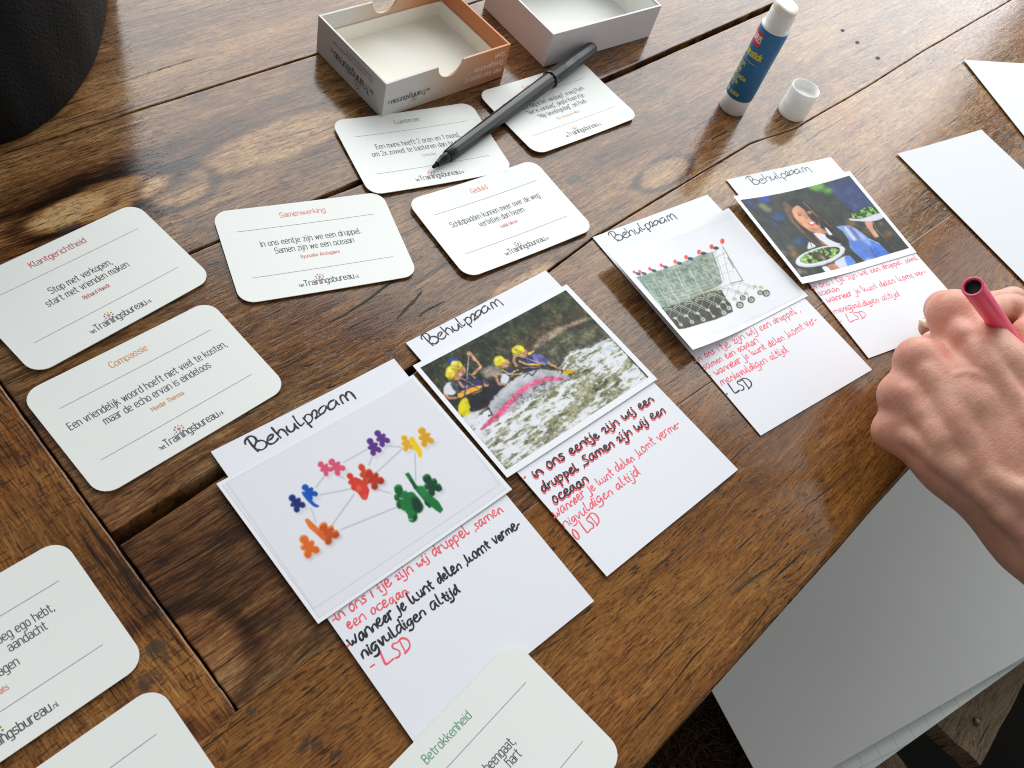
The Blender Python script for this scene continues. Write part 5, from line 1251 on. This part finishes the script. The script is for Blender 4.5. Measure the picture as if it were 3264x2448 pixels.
def board(p0, p1, d, z, label, L=.36, th=.02):
    a, b = at2(*p0, z), at2(*p1, z); w = np.linalg.norm(b-a)
    e = at2(p1[0]+d[0], p1[1]+d[1], z)-b; e /= np.linalg.norm(e); ang = math.atan2(e[1], e[0])
    side_ = np.array([-e[1], e[0]]); s = 1 if (a-b) @ side_ > 0 else -1
    mb = MB(); NXX = 60; NYY = 8; vs = []; ww = abs((a-b) @ side_)
    rr = random.Random(int(p0[0]))
    jit = [rr.uniform(-.0004, .0004) for _ in range(NYY+1)]
    for j in range(NYY+1):
        off = ((a-b) @ e)*j/NYY
        for i in range(NXX+1):
            vs.append((off+(L-off)*i/NXX+(jit[j] if i == 0 else 0), s*ww*j/NYY, .0008*math.sin(i*.7+j)))
    f = [(j*(NXX+1)+i, j*(NXX+1)+i+1, (j+1)*(NXX+1)+i+1, (j+1)*(NXX+1)+i) for j in range(NYY) for i in range(NXX)]
    if s < 0: f = [q[::-1] for q in f]
    nb = len(vs); low = [(x, y, -th) for x, y, zz in vs]
    per = [i for i in range(NXX+1)]+[(j*(NXX+1)+NXX) for j in range(1, NYY+1)]+[NYY*(NXX+1)+i for i in range(NXX-1, -1, -1)]+[j*(NXX+1) for j in range(NYY-1, 0, -1)]
    sd = [(per[k], nb+per[k], nb+per[(k+1) % len(per)], per[(k+1) % len(per)]) for k in range(len(per))]
    if s < 0: sd = [q[::-1] for q in sd]
    mb.add(vs+low, f+sd, 0)
    me = mb.mesh('pallet_board'); at_ = me.attributes.new('tone', 'FLOAT', 'POINT'); at_.data.foreach_set('value', [.5]*len(me.vertices))
    st = me.attributes.new('stain', 'FLOAT', 'POINT')
    nx_, ny_ = .030, s*ww*.42
    st.data.foreach_set('value', [max(0.0, min(1.0, 1.3-math.hypot((q.co.x-nx_)/.012, (q.co.y-ny_)/.006))) for q in me.vertices])
    ob = link('pallet_board', me, M['pallet']); ob.location = (b[0], b[1], z); ob.rotation_euler = (0, 0, ang)
    tag(ob, label, 'board'); ob['group'] = 'rough boards below the table'
    mb = MB(); lathe(mb, [(.0030, 0), (.0030, .0008), (.0018, .0014), (.0003, .0015)], 14)
    nl = mb.build('nail_head', plain('rusty_nail', (0.10, 0.085, 0.07), .5, .5, .3, 300, 0, .6), ob); nl.location = (nx_, ny_, .0012)
    return ob
board((2983,2306), (3125,2439), (139,-261), ZP-.045, 'rough brown pallet board with a nail, at the lower right corner')
board((2760,2452), (2855,2399), (120,160), ZP-.050, 'rough brown pallet board end peeping out at the bottom edge', .2)
# shaggy brown mat
rr = random.Random(5); mb = MB()
fc = at(2238, 2400, ZP-.06)
for k in range(2600):
    a = rr.uniform(0, 6.283); q = math.sqrt(rr.random()); x, y = .075*q*math.cos(a), .055*q*math.sin(a)
    z = .022*(1-q*q); d = Vector((rr.gauss(0, 1), rr.gauss(0, 1), rr.uniform(.1, .9))).normalized(); L = rr.uniform(.012, .030)
    p0 = Vector((x, y, z)); p1 = p0+d*L*.5+Vector((0, 0, .002)); p2 = p0+d*L+Vector((rr.gauss(0, .003), rr.gauss(0, .003), -.004))
    mb.tube([p0, p1, p2], [.0005, .0004, .0001], 3, cap=False)
n = 24; vs = [(0, 0, .021)]
for q in (.4, .75, 1.0):
    for j in range(n): vs.append((.075*q*math.cos(2*math.pi*j/n), .055*q*math.sin(2*math.pi*j/n), .021*(1-q*q)))
mb.add(vs, [(0, 1+j, 1+(j+1) % n) for j in range(n)]+[(1+r*n+j, 1+(r+1)*n+j, 1+(r+1)*n+(j+1) % n, 1+r*n+(j+1) % n) for r in range(2) for j in range(n)], 0, True)
rug = mb.build('shaggy_mat', plain('brown_shag', (0.060, 0.036, 0.018), .9, .1, .5, 90)); rug.location = (fc.x, fc.y, fc.z); tag(rug, 'shaggy brown mat in the dark below the table corner', 'mat')
mb = MB(); mb.box((-4, -3, -.76), (4, 1.75, -.74)); fl_ = mb.build('floor', plain('dark_floor', (0.003, 0.0025, 0.002), .9, .1, .3, 8)); tag(fl_, kind='structure')
# ------------------------------------------------------------------ the writing left hand
def surface_nets(F, org, h):
    """smooth mesh of the zero level of the sampled field F"""
    nx, ny, nz = F.shape; S = F < 0
    acc = np.zeros((nx-1, ny-1, nz-1, 3)); cnt = np.zeros((nx-1, ny-1, nz-1))
    cor = [(i, j, k) for i in (0, 1) for j in (0, 1) for k in (0, 1)]
    sl = lambda c: tuple(slice(c[a], F.shape[a]-1+c[a]) for a in range(3))
    for a in cor:
        for ax in range(3):
            if a[ax]: continue
            b = list(a); b[ax] = 1; b = tuple(b)
            fa, fb = F[sl(a)], F[sl(b)]; m = (fa < 0) != (fb < 0)
            tt = np.where(m, fa/np.where(m, fa-fb, 1), 0)
            for d in range(3): acc[..., d] += np.where(m, a[d]+(tt if d == ax else 0), 0)
            cnt += m
    act = cnt > 0; idx = -np.ones(act.shape, int); idx[act] = np.arange(act.sum())
    ijk = np.argwhere(act); P = (ijk+acc[act]/cnt[act][:, None])*h+np.array(org)
    quads = []
    for ax in range(3):
        o1, o2 = [(1, 2), (2, 0), (0, 1)][ax]
        lo = [slice(None)]*3; hi = [slice(None)]*3; lo[ax] = slice(0, -1); hi[ax] = slice(1, None)
        ch = S[tuple(lo)] != S[tuple(hi)]
        e = np.argwhere(ch); e = e[(e[:, o1] > 0) & (e[:, o2] > 0) & (e[:, o1] < F.shape[o1]-1) & (e[:, o2] < F.shape[o2]-1)]
        if not len(e): continue
        def cell(d1, d2):
            c = e.copy(); c[:, o1] -= d1; c[:, o2] -= d2; return idx[c[:, 0], c[:, 1], c[:, 2]]
        q = np.stack([cell(1, 1), cell(0, 1), cell(0, 0), cell(1, 0)], 1)
        fl = ~S[tuple(lo)][tuple(e[:, :3].T)] if False else S[e[:, 0], e[:, 1], e[:, 2]]
        q[~fl] = q[~fl][:, ::-1]; quads.append(q)
    return P, np.concatenate(quads)
V = lambda px, py, z: np.array(at(px, py, z))
CON = []                                  # round cones: a, b, ra, rb, blend
def cone(a, b, ra, rb, k=.006): CON.append((np.array(a), np.array(b), ra, rb, k))
Ki, Km, Kr, Kp = V(3040,1003,.056), V(2926,1148,.046), V(2868,1258,.034), V(2842,1372,.0225)
W = V(3360,1560,.040); Wu = V(3300,1690,.036); Wr = V(3420,1420,.052)
cone(Ki, V(3180,1180,.060), .0105, .0130, .010); cone(V(3180,1180,.060), Wr, .0130, .0170, .012)
cone(Km, V(3100,1310,.052), .0108, .0120, .010); cone(V(3100,1310,.052), W, .0120, .0190, .012)
cone(Kr, V(3060,1410,.042), .0100, .0115, .010); cone(V(3060,1410,.042), W, .0115, .0185, .012)
cone(Kp, V(3030,1500,.030), .0088, .0110, .010); cone(V(3030,1500,.030), Wu, .0110, .0175, .012)
cone(W, V(3760,2020,.046), .0235, .0300, .014); cone(Wu, V(3700,2150,.040), .0165, .0240, .014); cone(Wr, V(3840,1800,.055), .0165, .0240, .014)
cone(V(3080,1200,.036), V(3330,1500,.032), .0170, .0200, .014)                        # palm
cone(V(3040,1330,.024), V(3250,1580,.024), .0140, .0160, .014)                        # heel of the hand, on the little-finger side
# fingers curled under the palm
cone(Km, V(2985,1105,.0185), .0104, .0086, .006); cone(V(2985,1105,.0185), V(3070,1150,.0100), .0086, .0078, .005)
cone(Kr, V(2945,1215,.0125), .0094, .0080, .006); cone(V(2945,1215,.0125), V(3040,1260,.0095), .0080, .0074, .005)
cone(Kp, V(2925,1335,.0100), .0084, .0074, .006); cone(V(2925,1335,.0100), V(3020,1390,.0085), .0074, .0066, .005)
# ring fingertip showing past the index knuckle
cone(V(3085,1075,.018), V(2966,1043,.0110), .0074, .0068, .003)
# index finger bending over the pen and on to the right, middle finger beyond it
cone(Ki, V(3010,985,.047), .0108, .0104, .008)
cone(Ki, V(3100,1005,.048), .0106, .0098, .006); cone(V(3100,1005,.044), V(3225,978,.036), .0088, .0074, .004); cone(V(3225,985,.040), V(3340,1020,.020), .0074, .0062, .005)
cone(V(3120,975,.026), V(3225,955,.026), .0076, .0070, .004); cone(V(3225,955,.026), V(3330,975,.012), .0070, .0060, .004)
# thumb
cone(V(3420,1330,.052), V(3352,1190,.050), .0150, .0110, .008); cone(V(3352,1190,.050), V(3284,1068,.046), .0108, .0096, .004); cone(V(3284,1068,.046), V(3300,1012,.034), .0094, .0076, .004)
# the back of the hand is filled between the bones
mid = lambda a, b, f=.5: a*(1-f)+b*f
dn = np.array([0, 0, -.0015])
A1, A2, A3 = V(3105,1235,.0515), V(3045,1345,.0425), V(3010,1440,.0325)
cone(A1, V(3240,1400,.052), .0105, .0140, .012); cone(A2, V(3200,1480,.047), .0100, .0140, .012); cone(A3, V(3160,1540,.040), .0090, .0130, .012)
cone(V(3240,1400,.052), W, .0140, .0190, .014); cone(V(3200,1480,.047), W, .0140, .0190, .014); cone(V(3160,1540,.040), Wu, .0130, .0175, .014)
cone(V(3120,1120,.055), V(3300,1420,.052), .0120, .0170, .014)
RIDGES = [([(2903,1385),(2953,1416),(3011,1472),(3062,1506),(3127,1552),(3206,1644),(3290,1710)], .0020, .0058, .58),
  ([(2893,1246),(2926,1286),(2971,1354),(3000,1394),(3036,1462),(3080,1505)], .0020, .0062, .58),
  ([(2960,1180),(3047,1307),(3080,1380),(3112,1412),(3150,1520),(3235,1555),(3330,1600)], .0020, .0060, .58),
  ([(3060,1040),(3150,1150),(3250,1290),(3340,1400)], .0022, .0060, .45),
  ([(3050,1198),(3083,1190),(3118,1195),(3160,1225)], .0011, .0028, .60),
  ([(3150,1520),(3190,1590),(3230,1680),(3290,1760)], .0014, .0032, .60)]
cone(V(3255,1600,.048), V(3275,1625,.047), .0130, .0120, .010)                        # wrist bone
pts = np.array([c_[0] for c_ in CON]+[c_[1] for c_ in CON])
hst = .00135
lo = pts.min(0)-.034; hi = pts.max(0)+.034; lo[2] = -.004
XMAX = max(V(3560,1900,.05)[0], .30)
hi[0] = min(hi[0], XMAX)
dim = np.ceil((hi-lo)/hst).astype(int)
ax_ = [lo[i]+hst*np.arange(dim[i]) for i in range(3)]
GXX, GYY, GZZ = np.meshgrid(*ax_, indexing='ij')
F = np.full(GXX.shape, .06)
def blend(cones):
    for a, b, ra, rb, k in cones:
        rm = max(ra, rb)+.030
        l_ = np.minimum(a, b)-rm; h_ = np.maximum(a, b)+rm
        s_ = tuple(slice(max(0, int((l_[i]-lo[i])/hst)), max(0, min(dim[i], int((h_[i]-lo[i])/hst)+1))) for i in range(3))
        X, Y, Z = GXX[s_]-a[0], GYY[s_]-a[1], GZZ[s_]-a[2]
        if not X.size: continue
        d = b-a; L2 = max(1e-12, d @ d)
        tt = np.clip((X*d[0]+Y*d[1]+Z*d[2])/L2, 0, 1)
        D = np.sqrt((X-d[0]*tt)**2+(Y-d[1]*tt)**2+(Z-d[2]*tt)**2)-(ra+(rb-ra)*tt)
        G0 = F[s_]; hh = np.clip(.5+.5*(G0-D)/k, 0, 1)
        F[s_] = G0*(1-hh)+D*hh-k*hh*(1-hh)
blend(CON)
topz = lo[2]+hst*(dim[2]-1-np.argmax(F[:, :, ::-1] < 0, axis=2)); solid = (F < 0).any(2)
def on_skin(px, py):
    for z in np.arange(.085, .003, -.0006):
        v_ = V(px, py, z); i_, j_ = int((v_[0]-lo[0])/hst), int((v_[1]-lo[1])/hst)
        if 0 <= i_ < dim[0] and 0 <= j_ < dim[1] and solid[i_, j_] and topz[i_, j_] >= z: return v_
    return V(px, py, .02)
for pts_, r_, k_, sink in RIDGES:
    q = [np.array(p_, float) for p_ in chaikin(pts_, 2)]
    q = [on_skin(*p_)-np.array([0, 0, r_*sink]) for p_ in q]
    blend([(a, b, r_*(.6+.4*min(1, 3*min(n_, len(q)-2-n_)/len(q)+.2)), r_*(.6+.4*min(1, 3*min(n_+1, len(q)-2-n_)/len(q)+.2)), k_) for n_, (a, b) in enumerate(zip(q[:-1], q[1:]))])
F = np.maximum(F, .0004-GZZ)                                                            # rests on the table, does not sink into it
P, Q = surface_nets(F, lo, hst)
me = bpy.data.meshes.new('person'); me.from_pydata(P.tolist(), [], Q.tolist()); me.polygons.foreach_set('use_smooth', [True]*len(Q))
flush = np.zeros(len(P))
for c_, r_ in ((Ki, .017), (Km, .017), (Kr, .015), (Kp, .014), (V(2970,1045,.0105), .010), (V(3250,1060,.048), .018), (V(3010,985,.047), .014)):
    flush = np.maximum(flush, np.exp(-(np.linalg.norm(P-c_, axis=1)/r_)**2))
a_ = me.attributes.new('flush', 'FLOAT', 'POINT'); a_.data.foreach_set('value', flush.astype(np.float32))
t = NT('skin'); co = t.coord()
fl_ = t.n('ShaderNodeAttribute', attribute_name='flush').outputs['Fac']
n1 = t.noise(co, 55, 5, .65); n2 = t.noise(co, 200, 4, .6); n3 = t.noise(co, 18, 3)
c = t.mix(t.ramp(n1, [(.35, 0.0), (.65, 1.0)]), (0.58, 0.272, 0.190), (0.69, 0.375, 0.270))
c = t.mix(t.math('MULTIPLY', t.ramp(n2, [(.48, 0.0), (.68, 1.0)]), .35), c, (0.50, 0.19, 0.125))
c = t.mix(t.math('MULTIPLY', t.ramp(n3, [(.45, 0.0), (.65, 1.0)]), .25), c, (0.40, 0.26, 0.19))
c = t.mix(t.math('MULTIPLY', fl_, .55), c, (0.66, 0.25, 0.18))
t.set('Base Color', c); t.set('Roughness', t.math('ADD', .42, t.math('MULTIPLY', n2, .15))); t.set('Specular IOR Level', .38)
t.set('Subsurface Weight', .12); t.set('Subsurface Radius', (.006, .0022, .0012)); t.b.inputs['Subsurface Scale'].default_value = .6
ang = math.degrees(math.atan2(*(W-Km)[[1, 0]]))
mp = t.mapping(co, rot=(0, 0, -math.atan2((W-Km)[1], (W-Km)[0])))
wr = t.noise(t.mapping(mp, (430, 95, 200)), 1.0, 4, .6, .8)
vo = t.n('ShaderNodeTexVoronoi', feature='DISTANCE_TO_EDGE'); vo.inputs['Scale'].default_value = 1.0; t.l(t.mapping(mp, (620, 380, 500)), vo.inputs['Vector'])
hgt = t.math('ADD', t.math('MULTIPLY', wr, 1.0), t.math('ADD', t.math('MULTIPLY', t.math('MINIMUM', vo.outputs['Distance'], .25), 1.0), t.math('MULTIPLY', n1, .5)))
t.bump(hgt, .42, .00050)
M['skin'] = t.m
hand_ = link('person', me, M['skin']); tag(hand_, 'left hand of a person writing with a pink marker at the right edge', 'person')
M['nail'] = plain('fingernail', (0.70, 0.56, 0.36), .28, .5, .08, 200)
def nail(p0, p1, w, z0, z1, side=(0, 0, 1)):
    a, b = at(*p0, z0), at(*p1, z1); d = (b-a); n = 9; mb = MB(); vs = []
    x = d.normalized(); s = x.cross(Vector((0, 0, 1))).normalized(); u_ = s.cross(x)
    for i in range(n+1):
        f = i/n; ww = w*(1-.75*max(0, f-.45)/.55 if f > .45 else 1)*(.75+.25*min(1, f*4))
        for j in range(7):
            an = math.radians(-62+124*j/6); vs.append(a+d*f+s*math.sin(an)*ww+u_*(math.cos(an)-.6)*ww)
    f_ = [(i*7+j, i*7+j+1, (i+1)*7+j+1, (i+1)*7+j) for i in range(n) for j in range(6)]
    mb.add(vs, f_, 0, True); mb.add([v_-u_*.0004 for v_ in vs], [q[::-1] for q in f_], 0, True)
    return mb.build('fingernail', M['nail'], hand_)
nail((2976,1032), (2930,1020), .0048, .0170, .0135)
nail((3022,960), (2993,948), .0044, .0200, .0150)

# pink felt-tip marker held in the hand
M['pink'] = plain('pink_pen_plastic', (0.95, 0.055, 0.165), .32, .5, .10, 120)
M['pinkrim'] = plain('pink_pen_rim', (0.85, 0.09, 0.19), .38, .5, .06, 120)
M['plug'] = plain('black_plug', (0.012, 0.012, 0.015), .5, .4)
Ra, Qa = at(3100, 913, .1005), at(3226, 1090, .0520)
dv = (Qa-Ra).normalized(); full = .128
pk = empty('marker_pen', Ra); tag(pk, 'pink felt-tip marker held in the hand, open barrel end pointing at the camera', 'marker')
hexs = lambda a: 1.0-.035*(0.5+0.5*math.cos(6*a))
mb = MB(); n = 36
mb.tube([dv*q for q in (.0016, .004, .05, .085, .104)], [.0048, .00485, .0047, .0044, .0040], n, squash=hexs, cap=False); mb.build('barrel', M['pink'], pk)
ref = Vector((0, 0, 1)); xx = dv.cross(ref).normalized(); yy = xx.cross(dv).normalized()
mb = MB(); vs = []
for q, r in ((.0016, .00486), (.0002, .0049), (0, .0047), (0, .0038), (.0006, .00365), (.0050, .0036)):
    for k in range(n): a = 2*math.pi*k/n; vs.append(dv*q+xx*math.cos(a)*r+yy*math.sin(a)*r)
mb.add(vs, [(i*n+k, (i+1)*n+k, (i+1)*n+(k+1) % n, i*n+(k+1) % n) for i in range(5) for k in range(n)], 0, True); mb.build('barrel_rim', M['pinkrim'], pk)
mb = MB(); vs = [dv*q+xx*math.cos(2*math.pi*k/n)*r+yy*math.sin(2*math.pi*k/n)*r for q, r in ((.0010, .00355), (.0014, .0030), (.0030, .0028)) for k in range(n)]
mb.add(vs, [(i*n+k, (i+1)*n+k, (i+1)*n+(k+1) % n, i*n+(k+1) % n) for i in range(2) for k in range(n)], 0, True); mb.add(vs[-n:], [tuple(range(n))]); mb.build('end_plug', M['plug'], pk)
mb = MB(); mb.tube([dv*.103, dv*.108, dv*.116, dv*.118], [.0038, .0030, .0022, .0012], 20); mb.build('tip_cone', M['plug'], pk)
